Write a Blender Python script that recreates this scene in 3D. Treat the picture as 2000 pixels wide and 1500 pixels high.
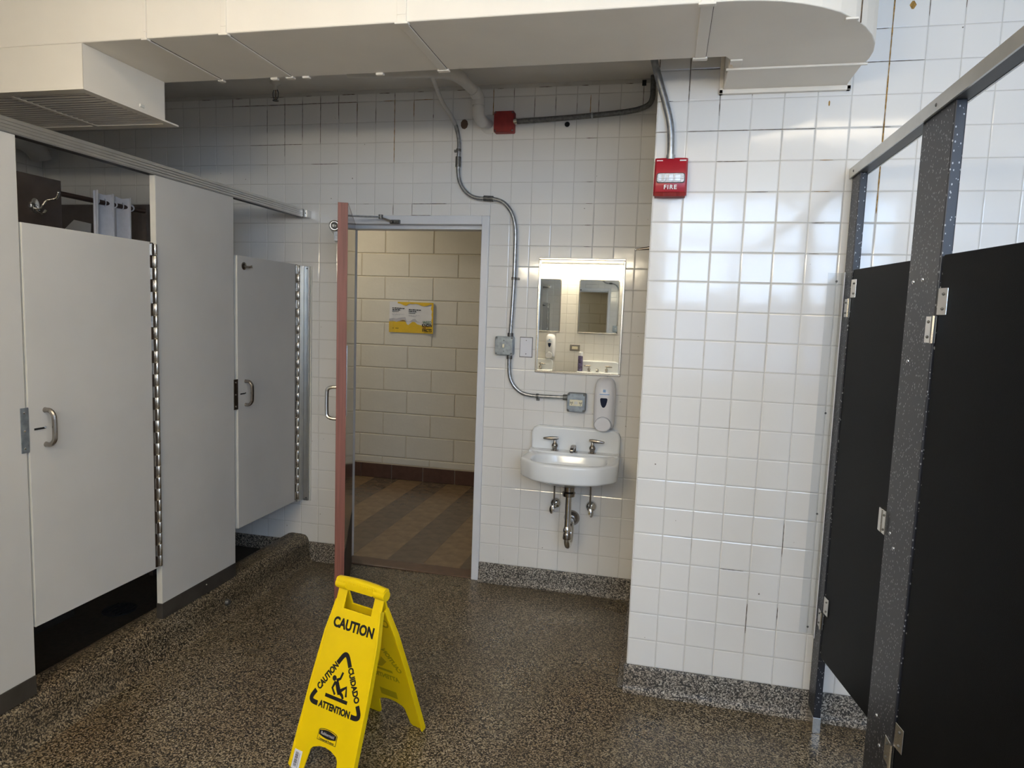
import bpy, bmesh, math, random
from mathutils import Vector, Matrix
random.seed(7)
for o in list(bpy.data.objects): bpy.data.objects.remove(o, do_unlink=True)
scene = bpy.context.scene
COL = scene.collection

# ------------------------------------------------------------------ camera
CAM = Vector((0.61567, -3.54980, 1.49515)); FPX = 1310.0
YAW, PITCH, ROLL = math.radians(12.625), math.radians(-5.8134), math.radians(2.0598)
_f = Vector((-math.sin(YAW)*math.cos(PITCH), math.cos(YAW)*math.cos(PITCH), math.sin(PITCH)))
_r = Vector((math.cos(YAW), math.sin(YAW), 0)); _u = _r.cross(_f)
R_ = math.cos(ROLL)*_r + math.sin(ROLL)*_u
U_ = -math.sin(ROLL)*_r + math.cos(ROLL)*_u
cd = bpy.data.cameras.new('camera'); cam = bpy.data.objects.new('camera', cd); COL.objects.link(cam)
cam.matrix_world = Matrix(((R_.x, U_.x, -_f.x, CAM.x), (R_.y, U_.y, -_f.y, CAM.y), (R_.z, U_.z, -_f.z, CAM.z), (0, 0, 0, 1)))
cd.sensor_fit = 'HORIZONTAL'; cd.sensor_width = 36.0; cd.lens = FPX/2000*36.0; cd.clip_start = 0.05
scene.camera = cam
def project(p):
    q = Vector(p)-CAM; d = q.dot(_f)
    if d < .05: return None
    return (1000+FPX*q.dot(R_)/d, 750-FPX*q.dot(U_)/d, d)

# ------------------------------------------------------------------ world, light, exposure
world = bpy.data.worlds.new('world'); scene.world = world; world.use_nodes = True
bg = world.node_tree.nodes['Background']; bg.inputs[0].default_value = (0.58, 0.755, 1.0, 1); bg.inputs[1].default_value = 13.0
scene.view_settings.view_transform = 'Standard'; scene.view_settings.look = 'None'
scene.view_settings.gamma = 1.0; scene.view_settings.use_curve_mapping = False
scene.view_settings.exposure = 0.12
WIN = (0.55, 2.60, 0.95, 2.692); WIN_Y = -5.0        # rear window opening x0,x1,z0,z1
for q in (WIN,):
    pl = bpy.data.lights.new('window_portal', 'AREA'); pl.shape = 'RECTANGLE'; pl.size = q[1]-q[0]; pl.size_y = q[3]-q[2]
    pl.cycles.is_portal = True
    po = bpy.data.objects.new('window_portal', pl); COL.objects.link(po)
    po.location = ((q[0]+q[1])/2, WIN_Y-.05, (q[2]+q[3])/2); po.rotation_euler = (math.radians(90), 0, 0)
TUBE_STRENGTH = 40.0
CEIL_STRENGTH = 8.0
HALL_STRENGTH = 13.0

# ------------------------------------------------------------------ materials
def nt(name):
    m = bpy.data.materials.new(name); m.use_nodes = True
    return m, m.node_tree, m.node_tree.nodes['Principled BSDF']
def node(t, kind, **kw):
    n = t.nodes.new(kind)
    for k, v in kw.items(): setattr(n, k, v)
    return n
def coords(t, which='Object'):
    return node(t, 'ShaderNodeTexCoord').outputs[which]
def noise(t, scale, detail=3, rough=.5, vec=None):
    n = node(t, 'ShaderNodeTexNoise'); n.inputs['Scale'].default_value = scale; n.inputs['Detail'].default_value = detail
    n.inputs['Roughness'].default_value = rough
    t.links.new(vec or coords(t), n.inputs['Vector']); return n
def ramp(t, fac, stops):
    n = node(t, 'ShaderNodeValToRGB'); e = n.color_ramp.elements
    while len(e) < len(stops): e.new(.5)
    for i, (p, c) in enumerate(stops):
        e[i].position = p; e[i].color = (c[0], c[1], c[2], 1)
    t.links.new(fac, n.inputs[0]); return n.outputs[0]
def mix(t, fac, a, b, blend='MIX'):
    n = node(t, 'ShaderNodeMix', data_type='RGBA', blend_type=blend)
    for i, v in ((0, fac), (6, a), (7, b)):
        if hasattr(v, 'is_linked') or hasattr(v, 'links'): t.links.new(v, n.inputs[i])
        else: n.inputs[i].default_value = v if i == 0 else (v[0], v[1], v[2], 1)
    return n.outputs[2]
def bump(t, b, h, strength, dist):
    n = node(t, 'ShaderNodeBump'); n.inputs['Strength'].default_value = strength; n.inputs['Distance'].default_value = dist
    t.links.new(h, n.inputs['Height']); t.links.new(n.outputs[0], b.inputs['Normal'])
M = {}
def plain(name, col, rough=.5, metal=0.0, var=.06, scale=25, bmp=0.0, bscale=200, coat=0.0):
    m, t, b = nt(name)
    n = noise(t, scale)
    lo = [max(0, c*(1-var)) for c in col]; hi = [min(1, c*(1+var)) for c in col]
    t.links.new(ramp(t, n.outputs[0], [(.3, lo), (.7, hi)]), b.inputs['Base Color'])
    b.inputs['Roughness'].default_value = rough; b.inputs['Metallic'].default_value = metal
    if coat: b.inputs['Coat Weight'].default_value = coat; b.inputs['Coat Roughness'].default_value = .05
    if bmp: bump(t, b, noise(t, bscale, 2).outputs[0], bmp, .002)
    M[name] = m; return m
def mat_tile(name, col):
    m, t, b = nt(name)
    oi = node(t, 'ShaderNodeObjectInfo')
    lo = [c*.955 for c in col]
    c0 = ramp(t, oi.outputs['Random'], [(0, lo), (1, col)])
    n = noise(t, 9, 2, vec=coords(t))
    c1 = mix(t, n.outputs[0], c0, [c*.97 for c in col])
    ge = node(t, 'ShaderNodeNewGeometry')
    sp = noise(t, 55, 0, vec=ge.outputs['Position']); fac = ramp(t, sp.outputs[0], [(.875, (0, 0, 0)), (.885, (1, 1, 1))])
    c2 = mix(t, fac, c1, (.28, .25, .21))
    t.links.new(c2, b.inputs['Base Color'])
    b.inputs['Roughness'].default_value = .09; b.inputs['Specular IOR Level'].default_value = .55
    bump(t, b, noise(t, 16, 1).outputs[0], .05, .006)
    M[name] = m
mat_tile('tile_glaze', (.85, .832, .80))
def mat_grout():
    m, t, b = nt('grout')
    n = noise(t, 7, 4); n2 = noise(t, 60, 3)
    c = ramp(t, n.outputs[0], [(.28, (.36, .32, .26)), (.40, (.60, .58, .53)), (.7, (.70, .685, .65))])
    c = mix(t, n2.outputs[0], c, (.60, .58, .54))
    t.links.new(c, b.inputs['Base Color']); b.inputs['Roughness'].default_value = .85; M['grout'] = m
mat_grout()
def mat_terrazzo(name, tint=1.0, rough=.28, grey=0.0):
    m, t, b = nt(name)
    v = node(t, 'ShaderNodeTexVoronoi'); v.inputs['Scale'].default_value = 240; t.links.new(coords(t), v.inputs['Vector'])
    sx = node(t, 'ShaderNodeSeparateColor'); t.links.new(v.outputs['Color'], sx.inputs[0])
    k = tint
    c = ramp(t, sx.outputs[0], [(.0, (.020*k, .016*k, .011*k)), (.34, (.040*k, .031*k, .020*k)), (.52, (.17*k, .130*k, .078*k)), (.80, (.36*k, .29*k, .185*k)), (1, (.56*k, .48*k, .35*k))])
    if grey:
        hs = node(t, 'ShaderNodeHueSaturation'); hs.inputs['Saturation'].default_value = 1-grey; t.links.new(c, hs.inputs['Color']); c = hs.outputs[0]
    n = noise(t, 2.2, 3)
    c = mix(t, ramp(t, n.outputs[0], [(.4, (0, 0, 0)), (.75, (.55, .55, .55))]), c, (.60, .44, .26), 'MULTIPLY')
    t.links.new(c, b.inputs['Base Color'])
    b.inputs['Roughness'].default_value = rough
    r = ramp(t, noise(t, 5, 3).outputs[0], [(.3, (rough*.8,)*3), (.7, (rough*1.5,)*3)]); t.links.new(r, b.inputs['Roughness'])
    bump(t, b, v.outputs['Distance'], .12, .002)
    M[name] = m
mat_terrazzo('terrazzo', .78); mat_terrazzo('terrazzo_curb', .72, .42); mat_terrazzo('terrazzo_base', 1.0, .45, .55)
def mat_speck():
    m, t, b = nt('speckled_black')
    mp = node(t, 'ShaderNodeMapping'); mp.inputs['Scale'].default_value = (1, 1, .62); mp.inputs['Rotation'].default_value = (.5, .25, 0)
    t.links.new(coords(t), mp.inputs[0])
    v = node(t, 'ShaderNodeTexVoronoi'); v.inputs['Scale'].default_value = 215; v.inputs['Randomness'].default_value = 1
    t.links.new(mp.outputs[0], v.inputs['Vector'])
    sx = node(t, 'ShaderNodeSeparateColor'); t.links.new(v.outputs['Color'], sx.inputs[0])
    thr = node(t, 'ShaderNodeMath', operation='MULTIPLY'); thr.inputs[1].default_value = .0
    a = node(t, 'ShaderNodeMath', operation='LESS_THAN'); t.links.new(v.outputs['Distance'], a.inputs[0]); a.inputs[1].default_value = .34
    g = node(t, 'ShaderNodeMath', operation='GREATER_THAN'); t.links.new(sx.outputs[1], g.inputs[0]); g.inputs[1].default_value = .76
    mu = node(t, 'ShaderNodeMath', operation='MULTIPLY'); t.links.new(a.outputs[0], mu.inputs[0]); t.links.new(g.outputs[0], mu.inputs[1])
    n = noise(t, 3, 2)
    basec = ramp(t, n.outputs[0], [(.3, (.014, .016, .024)), (.7, (.020, .022, .030))])
    c = mix(t, mu.outputs[0], basec, (.33, .34, .36))
    t.links.new(c, b.inputs['Base Color']); b.inputs['Roughness'].default_value = .42
    bump(t, b, noise(t, 500, 1).outputs[0], .15, .001); M['speckled_black'] = m
mat_speck()
plain('door_black', (.0045, .005, .006), .48, var=.15, scale=6, bmp=.2, bscale=600)
plain('laminate_white', (.62, .61, .59), .42, var=.03, scale=4, bmp=.05, bscale=300)
plain('laminate_edge', (.74, .72, .66), .4, var=.03)
plain('shoe_metal', (.11, .10, .09), .4, .6, var=.2, scale=8)
plain('aluminium', (.58, .57, .54), .33, .85, var=.06, scale=12)
plain('aluminium_shade', (.10, .10, .10), .45, .5)  # aluminium darkened to paint the shade under both head rails
plain('stainless', (.66, .64, .60), .26, 1.0, var=.05, scale=30)
plain('chrome', (.78, .78, .78), .09, 1.0, var=.03)
plain('chrome_dark', (.34, .31, .28), .25, 1.0, var=.15)
plain('galvanized', (.42, .44, .46), .36, .9, var=.25, scale=60)
plain('galv_dark', (.17, .17, .165), .5, .8, var=.3, scale=80)
plain('duct_paint', (.85, .80, .715), .50, var=.025, scale=5, bmp=.06, bscale=60)
plain('ceiling_paint', (.80, .77, .72), .7, var=.05, scale=4, bmp=.1, bscale=30)
plain('pipe_paint', (.70, .68, .64), .45, var=.05, scale=20)
plain('porcelain', (.86, .88, .89), .08, var=.01, scale=6)
plain('plastic_white', (.80, .80, .84), .22, var=.02, scale=10)
plain('window_navy', (.012, .018, .045), .08)
plain('print_blue', (.25, .42, .70), .4)
plain('steel_box', (.27, .31, .35), .42, .75, var=.25, scale=50)
plain('cream_plastic', (.83, .77, .57), .35)
plain('black_plastic', (.012, .012, .012), .5)
plain('alarm_red', (.40, .016, .030), .30, var=.05, scale=10)
plain('box_red', (.27, .018, .016), .55, var=.2, scale=30)
plain('text_white', (.88, .86, .84), .5)
plain('frame_paint', (.76, .77, .80), .35, var=.03, scale=6)
plain('door_edge_wood', (.235, .088, .066), .55, var=.22, scale=30)
for n_ in M['door_edge_wood'].node_tree.nodes:
    if n_.bl_idname == 'ShaderNodeTexNoise':
        t_ = M['door_edge_wood'].node_tree; mp_ = node(t_, 'ShaderNodeMapping'); mp_.inputs['Scale'].default_value = (4, 4, .12)
        t_.links.new(coords(t_), mp_.inputs[0]); t_.links.new(mp_.outputs[0], n_.inputs['Vector'])
plain('door_brown', (.085, .055, .038), .10, var=.15, scale=8)
plain('rubber_dark', (.014, .014, .018), .5)
plain('hall_block', (.72, .67, .56), .55, var=.03, scale=6, bmp=.5, bscale=45)
plain('hall_mortar', (.62, .54, .39), .7, bmp=.4, bscale=60)
plain('hall_base', (.10, .052, .038), .3, var=.15)
plain('hall_tile_light', (.225, .150, .082), .24, var=.18, scale=14)
plain('hall_tile_dark', (.140, .100, .066), .24, var=.18, scale=14)
plain('saddle_brown', (.13, .075, .048), .35, var=.15)
plain('wood_dark', (.085, .064, .055), .38, var=.25, scale=14)
plain('rod_brown', (.050, .026, .018), .4)
plain('cloth_white', (.78, .77, .80), .8, var=.04, scale=40)
plain('paper_white', (.74, .72, .70), .6, var=.02)
plain('paper_yellow', (.78, .50, .03), .5, var=.04)
plain('paper_grey', (.50, .48, .50), .6)
plain('print_green', (.03, .16, .06), .5)
plain('print_black', (.010, .010, .012), .45)
plain('print_red', (.30, .06, .03), .5)
plain('sign_yellow', (.93, .66, .001), .34, var=.03, scale=12, bmp=.04, bscale=180)
plain('sign_ghost', (.50, .36, .001), .40, var=.05, scale=12)
plain('label_white', (.82, .83, .90), .3)
plain('rust', (.34, .19, .045), .9, var=.5, scale=120)
plain('stain_dark', (.12, .085, .053), .95, var=.6, scale=150)
plain('hole_black', (.006, .006, .006), .9)
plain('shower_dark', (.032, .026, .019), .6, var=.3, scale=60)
plain('can_print', (.10, .08, .16), .3, var=.9, scale=60)
M['door_black'].node_tree.nodes['Principled BSDF'].inputs['Specular IOR Level'].default_value = .12
def mat_mirror():
    m, t, b = nt('mirror_silver'); b.inputs['Metallic'].default_value = 1
    n = noise(t, 3, 2); t.links.new(ramp(t, n.outputs[0], [(0, (.82, .83, .80)), (1, (.86, .87, .84))]), b.inputs['Base Color'])
    b.inputs['Roughness'].default_value = .012; M['mirror_silver'] = m
mat_mirror()
def mat_clear(name, fac, tint):
    m, t, b = nt(name); t.nodes.remove(b)
    tr = node(t, 'ShaderNodeBsdfTransparent'); tr.inputs[0].default_value = (*tint, 1)
    gl = node(t, 'ShaderNodeBsdfPrincipled'); gl.inputs['Roughness'].default_value = .08
    n = noise(t, 6); t.links.new(ramp(t, n.outputs[0], [(.3, (.78, .80, .82)), (.7, (.86, .88, .9))]), gl.inputs['Base Color'])
    mx = node(t, 'ShaderNodeMixShader'); mx.inputs[0].default_value = fac
    t.links.new(tr.outputs[0], mx.inputs[1]); t.links.new(gl.outputs[0], mx.inputs[2])
    t.links.new(mx.outputs[0], t.nodes['Material Output'].inputs[0]); M[name] = m
mat_clear('clear_plastic', .06, (.96, .97, .98)); mat_clear('window_glass', .06, (.97, .98, .99)); mat_clear('window_film', .10, (.42, .44, .48)); mat_clear('lens_clear', .10, (1, 1, 1))
def mat_emit(name, col, s):
    m, t, b = nt(name)
    n = noise(t, 5); t.links.new(ramp(t, n.outputs[0], [(0, col), (1, col)]), b.inputs['Emission Color'])
    b.inputs['Base Color'].default_value = (.8, .8, .8, 1); b.inputs['Emission Strength'].default_value = s; M[name] = m
mat_emit('tube_light', (1.0, .86, .62), TUBE_STRENGTH); mat_emit('ceiling_lamp', (1.0, .84, .60), CEIL_STRENGTH); mat_emit('hall_lamp', (1.0, .90, .72), HALL_STRENGTH)

# ------------------------------------------------------------------ mesh helpers
OFF = {}
def frame_axis(d):
    d = Vector(d).normalized(); a = Vector((0, 0, 1)) if abs(d.z) < .9 else Vector((1, 0, 0))
    x = a.cross(d).normalized(); return x, d.cross(x), d
class MB:
    def __init__(s): s.v = []; s.f = []
    def add(s, vs, fs):
        b = len(s.v); s.v += [Vector(p) for p in vs]; s.f += [[b+i for i in f] for f in fs]; return s
    def box(s, x0, x1, y0, y1, z0, z1):
        return s.add([(x, y, z) for z in (z0, z1) for y in (y0, y1) for x in (x0, x1)],
                     [(0, 2, 3, 1), (4, 5, 7, 6), (0, 1, 5, 4), (2, 6, 7, 3), (0, 4, 6, 2), (1, 3, 7, 5)])
    def rings(s, rs, closed=True, cap=True):
        n = len(rs[0]); vs = [p for r in rs for p in r]; fs = []
        for i in range(len(rs)-1):
            for j in range(n if closed else n-1):
                k = (j+1) % n; fs.append((i*n+j, i*n+k, (i+1)*n+k, (i+1)*n+j))
        if cap: fs.append(tuple(range(n-1, -1, -1))); fs.append(tuple((len(rs)-1)*n+j for j in range(n)))
        return s.add(vs, fs)
    def cyl(s, p0, p1, r0, r1=None, n=16):
        return s.lathe([(r0, 0), (r0 if r1 is None else r1, (Vector(p1)-Vector(p0)).length)], p0, Vector(p1)-Vector(p0), n)
    def lathe(s, prof, o, axis, n=18, sx=1.0, sy=1.0):
        x, y, d = frame_axis(axis); o = Vector(o)
        return s.rings([[o+d*h+x*(r*sx*math.cos(2*math.pi*j/n))+y*(r*sy*math.sin(2*math.pi*j/n)) for j in range(n)] for r, h in prof])
    def tube(s, pts, r, n=12):
        pts = [Vector(p) for p in pts]; rs = []; x = None
        for i, p in enumerate(pts):
            d = (pts[min(i+1, len(pts)-1)]-pts[max(i-1, 0)]).normalized()
            if x is None: x = frame_axis(d)[0]
            x = (x-d*x.dot(d)).normalized(); y = d.cross(x)
            rr = r[i] if isinstance(r, (list, tuple)) else r
            rs.append([p+x*(rr*math.cos(2*math.pi*j/n))+y*(rr*math.sin(2*math.pi*j/n)) for j in range(n)])
        return s.rings(rs)
    def prism(s, poly, o, a, b, c):           # poly in (a,b) plane, extruded along vector c
        o, a, b, c = map(Vector, (o, a, b, c))
        r0 = [o+a*p[0]+b*p[1] for p in poly]
        return s.rings([r0, [p+c for p in r0]])
    def sphere(s, c, r, n=12, sz=1.0):
        k = n//2
        return s.lathe([(max(1e-4, r*math.sin(math.pi*i/k)), -r*sz*math.cos(math.pi*i/k)) for i in range(k+1)], c, (0, 0, 1), n)
    def build(s, name, mat, parent=None, local=False, smooth=False, bevel=0, seg=2, angle=35, split=False):
        me = bpy.data.meshes.new(name)
        off = OFF.get(parent, Vector((0, 0, 0))) if parent else Vector((0, 0, 0))
        loc = Vector((0, 0, 0))
        if parent is None:
            xs = [p.x for p in s.v]; ys = [p.y for p in s.v]; zs = [p.z for p in s.v]
            loc = Vector(((min(xs)+max(xs))/2, (min(ys)+max(ys))/2, min(zs))); off = loc
        me.from_pydata([tuple(p if local and parent else p-off) for p in s.v], [], s.f)
        bm = bmesh.new(); bm.from_mesh(me); bmesh.ops.recalc_face_normals(bm, faces=bm.faces); bm.to_mesh(me); bm.free()
        if smooth:
            me.polygons.foreach_set('use_smooth', [True]*len(me.polygons)); me.set_sharp_from_angle(angle=math.radians(angle))
        me.materials.append(M[mat] if isinstance(mat, str) else mat)
        o = bpy.data.objects.new(name, me); COL.objects.link(o)
        if parent: o.parent = parent
        o.location = loc if parent is None else (0, 0, 0)
        OFF[o] = off
        if bevel:
            m = o.modifiers.new('bevel', 'BEVEL'); m.width = bevel; m.segments = seg; m.limit_method = 'ANGLE'; m.angle_limit = math.radians(40)
        return o
def tag(o, label, cat, group=None, kind=None):
    o['label'] = label; o['category'] = cat
    if group: o['group'] = group
    if kind: o['kind'] = kind
    return o
def thing(name, label, cat, loc=(0, 0, 0), rz=0, group=None, kind=None):
    o = bpy.data.objects.new(name, None); COL.objects.link(o); o.empty_display_size = .05
    o.location = loc; o.rotation_euler = (0, 0, rz); OFF[o] = Vector(loc)
    return tag(o, label, cat, group, kind)
def part(mb, name, mat, parent, label=None, **kw):
    o = mb.build(name, mat, parent, **kw)
    if label: o['label'] = label
    return o
def copy_tree(o, parent=None):
    c = o.copy(); COL.objects.link(c); c.parent = parent
    if o in OFF: OFF[c] = OFF[o]
    for ch in o.children: copy_tree(ch, c)
    return c
def text_part(s, size, mat, parent, mtx, name='lettering', bold=0.0, sx=1.0, depth=.0004, align='CENTER', space=1.0):
    cu = bpy.data.curves.new('t', 'FONT'); cu.body = s; cu.size = size; cu.align_x = align; cu.align_y = 'CENTER'
    cu.offset = bold; cu.extrude = depth; cu.space_character = space; cu.resolution_u = 3
    t = bpy.data.objects.new('t', cu); COL.objects.link(t)
    me = bpy.data.meshes.new_from_object(t.evaluated_get(bpy.context.evaluated_depsgraph_get()))
    bpy.data.objects.remove(t, do_unlink=True)
    me.transform(Matrix.Diagonal((sx, 1, 1, 1))); me.materials.clear(); me.materials.append(M[mat])
    o = bpy.data.objects.new(name, me); COL.objects.link(o); o.parent = parent
    m = Matrix(mtx)
    if parent in OFF and not getattr(text_part, 'local', False): m = Matrix.Translation(-OFF[parent]) @ m
    o.matrix_local = m; return o
def basis(o, a, b):
    a, b = Vector(a).normalized(), Vector(b).normalized(); c = a.cross(b); o = Vector(o)
    return Matrix(((a.x, b.x, c.x, o.x), (a.y, b.y, c.y, o.y), (a.z, b.z, c.z, o.z), (0, 0, 0, 1)))
def rrect(x0, x1, z0, z1, r, n=4):
    out = []
    for cx, cz, a0 in ((x1-r, z1-r, 0), (x0+r, z1-r, 90), (x0+r, z0+r, 180), (x1-r, z0+r, 270)):
        for i in range(n+1):
            a = math.radians(a0+90*i/n); out.append((cx+r*math.cos(a), cz+r*math.sin(a)))
    return out
def arc_path(pts, k=6):
    """Catmull-Rom smoothing of a polyline"""
    pts = [Vector(p) for p in pts]; out = []
    for i in range(len(pts)-1):
        p0, p1, p2, p3 = pts[max(i-1, 0)], pts[i], pts[i+1], pts[min(i+2, len(pts)-1)]
        for j in range(k):
            t = j/k
            out.append(.5*((2*p1)+(p2-p0)*t+(2*p0-5*p1+4*p2-p3)*t*t+(3*p1-p0-3*p2+p3)*t**3))
    return out+[pts[-1]]
X1, Y1, Z1 = Vector((1, 0, 0)), Vector((0, 1, 0)), Vector((0, 0, 1))

# ------------------------------------------------------------------ dimensions
PW, PZ, HB = 0.11113, 0.110, 0.107          # tile pitch across / up, height of the terrazzo base
YW, XP = -0.9038, 0.5422                    # front face of the projecting wall, its left edge
CEIL = 2.70; XLW, XRW, YR = -3.24, 2.75, -4.15
YH = 1.988                                  # corridor wall
XL, XR = -1.412, 1.231                      # faces of the left and right stall rows

# ------------------------------------------------------------------ tiled walls
TILES = {}
def wall_tiles(wall, o, u, n, u0, u1, z0, z1, ub, holes=(), skip_objects=False, maxn=300):
    """o: point at u=0,z=0; u: direction; n: outward normal; ub: position of a column joint"""
    rects = []
    k0 = math.floor((u0-ub)/PW)-1; k1 = math.ceil((u1-ub)/PW)+1
    for k in range(k0, k1):
        a, b = max(u0, ub+k*PW), min(u1, ub+(k+1)*PW)
        if b-a < .012: continue
        r = 0
        while HB+r*PZ < z1-.012:
            c, d = max(z0, HB+r*PZ), min(z1, HB+(r+1)*PZ); r += 1
            if d-c < .012: continue
            todo = [(a, b, c, d)]
            for h in holes:
                nx = []
                for q in todo:
                    if q[1] <= h[0] or q[0] >= h[1] or q[3] <= h[2] or q[2] >= h[3]: nx.append(q); continue
                    if q[0] < h[0]: nx.append((q[0], h[0], q[2], q[3]))
                    if q[1] > h[1]: nx.append((h[1], q[1], q[2], q[3]))
                    m0, m1 = max(q[0], h[0]), min(q[1], h[1])
                    if q[2] < h[2]: nx.append((m0, m1, q[2], h[2]))
                    if q[3] > h[3]: nx.append((m0, m1, h[3], q[3]))
                todo = nx
            rects += [q for q in todo if q[1]-q[0] > .014 and q[3]-q[2] > .014]
    TILES.setdefault(wall, []).append((Vector(o), Vector(u), Vector(n), rects, skip_objects, maxn))
GAP = .0015; TH = .0022; BEV = .0032
def tile_geo(w, h):
    w2, h2 = w/2-GAP, h/2-GAP; i, j = w2-BEV, h2-BEV
    vs = [(-w2, -h2, -.001), (w2, -h2, -.001), (w2, h2, -.001), (-w2, h2, -.001), (-w2, -h2, TH*.55), (w2, -h2, TH*.55), (w2, h2, TH*.55), (-w2, h2, TH*.55),
          (-i, -j, TH), (i, -j, TH), (i, j, TH), (-i, j, TH)]
    fs = [(0, 1, 5, 4), (1, 2, 6, 5), (2, 3, 7, 6), (3, 0, 4, 7), (4, 5, 9, 8), (5, 6, 10, 9), (6, 7, 11, 10), (7, 4, 8, 11), (8, 9, 10, 11)]
    return vs, fs
TMESH = {}
def tile_mesh(w, h):
    key = (round(w, 3), round(h, 3))
    if key not in TMESH:
        me = bpy.data.meshes.new('tile'); vs, fs = tile_geo(w, h); me.from_pydata(vs, [], fs); me.materials.append(M['tile_glaze'])
        me.polygons.foreach_set('use_smooth', [True]*len(me.polygons)); me.set_sharp_from_angle(angle=math.radians(8))
        me.update(); TMESH[key] = me
    return TMESH[key]
def finish_tiles():
    bpy.context.view_layer.update(); dg = bpy.context.evaluated_depsgraph_get()
    for wall, sets in TILES.items():
        cand = []
        for o, u, n, rects, skip, mx in sets:
            for q in rects:
                c = o+u*((q[0]+q[1])/2)+Z1*((q[2]+q[3])/2); vis = 0
                if not skip and (CAM-c).dot(n) > 0:
                    for fx, fz in ((.5, .5), (.12, .12), (.88, .12), (.12, .88), (.88, .88)):
                        p = o+u*(q[0]+(q[1]-q[0])*fx)+Z1*(q[2]+(q[3]-q[2])*fz)
                        pr = project(p)
                        if not pr or not (0 <= pr[0] <= 2000 and 0 <= pr[1] <= 1500): continue
                        d = p-CAM; L = d.length
                        hit = scene.ray_cast(dg, CAM, d/L, distance=L-.03)
                        vis += not hit[0]
                area = (q[1]-q[0])*(q[3]-q[2])*abs((CAM-c).normalized().dot(n))/(CAM-c).length_squared
                cand.append((vis*area, o, u, n, q))
        cand.sort(key=lambda t: -t[0])
        mx = min(s[5] for s in sets); rest = MB(); off = OFF[wall]; rr = random.Random(11)
        for i, (sc, o, u, n, q) in enumerate(cand):
            c = o+u*((q[0]+q[1])/2)+Z1*((q[2]+q[3])/2)
            mt = basis(c, u, Z1) if u.cross(Z1).dot(n) > 0 else basis(c, -u, Z1)
            mt = mt @ Matrix.Rotation(rr.gauss(0, .0030), 4, 'X') @ Matrix.Rotation(rr.gauss(0, .0030), 4, 'Y')
            if sc > 0 and i < mx:
                t = bpy.data.objects.new('tile', tile_mesh(q[1]-q[0], q[3]-q[2])); COL.objects.link(t)
                t.parent = wall; t.matrix_local = Matrix.Translation(-off) @ mt
            else:
                vs, fs = tile_geo(q[1]-q[0], q[3]-q[2]); rest.add([mt @ Vector(p) for p in vs], fs)
        if rest.v:
            t = rest.build('tile', 'tile_glaze', wall); t['kind'] = 'stuff'
def strip(wall, o, u, n, u0, u1, z0, z1, mat, d=.0009, name='grout_stain'):
    o, u, n = Vector(o), Vector(u), Vector(n)
    mb = MB(); k = max(2, int(max(u1-u0, z1-z0)/.012)); rr = random.Random(int(u0*1000+z0*77)); lo = []; hi = []
    vert = (z1-z0) > (u1-u0)
    for i in range(k+1):
        t = i/k; w = rr.uniform(.45, 1.0) if 0 < i < k else .3
        if vert: m = (u0+u1)/2; h = (u1-u0)/2*w; z = z0+(z1-z0)*t; lo.append(o+u*(m-h)+Z1*z+n*d); hi.append(o+u*(m+h)+Z1*z+n*d)
        else: m = (z0+z1)/2; h = (z1-z0)/2*w; x = u0+(u1-u0)*t; lo.append(o+u*x+Z1*(m-h)+n*d); hi.append(o+u*x+Z1*(m+h)+n*d)
    mb.rings([lo, hi], closed=False, cap=False)
    return mb.build(name, mat, wall)

# ------------------------------------------------------------------ setting: floor, ceiling, walls
tag(MB().box(XLW, XRW, -5.0, 0.03, -.05, 0).build('floor', 'terrazzo'), 'speckled brown and tan terrazzo washroom floor', 'floor', kind='structure')
tag(MB().box(XLW, XRW, -5.0, 0.12, CEIL, CEIL+.06).build('ceiling', 'ceiling_paint'), 'painted ceiling above the duct', 'ceiling', kind='structure')
DOOR = (-1.208, -0.333, 0, 2.022)
mb = MB()
mb.box(XLW, DOOR[0], .0, .12, 0, CEIL); mb.box(DOOR[1], XP, .0, .12, 0, CEIL); mb.box(DOOR[0], DOOR[1], .0, .12, DOOR[3], CEIL)
wall_back = tag(mb.build('wall_back', 'grout'), 'beige glazed square tile wall around the open doorway and washbasin', 'wall', kind='structure')
wall_tiles(wall_back, (0, 0, 0), X1, -Y1, XLW, XP, HB, CEIL-.02, 0, [DOOR])
mb = MB().box(XP, XRW, YW, 0.0, 0, CEIL)
wall_right = tag(mb.build('wall_front', 'grout'), 'projecting glossy white tiled wall under the fire strobe', 'wall', kind='structure')
wall_tiles(wall_right, (0, YW, 0), X1, -Y1, XP, XRW, HB, CEIL, XP)
wall_tiles(wall_right, (XP, 0, 0), Y1, -X1, YW, 0, HB, CEIL, YW, skip_objects=True)
wall_left = tag(MB().box(XLW-.1, XLW, -5.0, .12, 0, CEIL).build('wall_left', 'grout'), 'tiled wall at the back of the shower stalls', 'wall', kind='structure')
wall_tiles(wall_left, (XLW, 0, 0), Y1, X1, -5.0, 0, HB, CEIL, 0)
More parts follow.
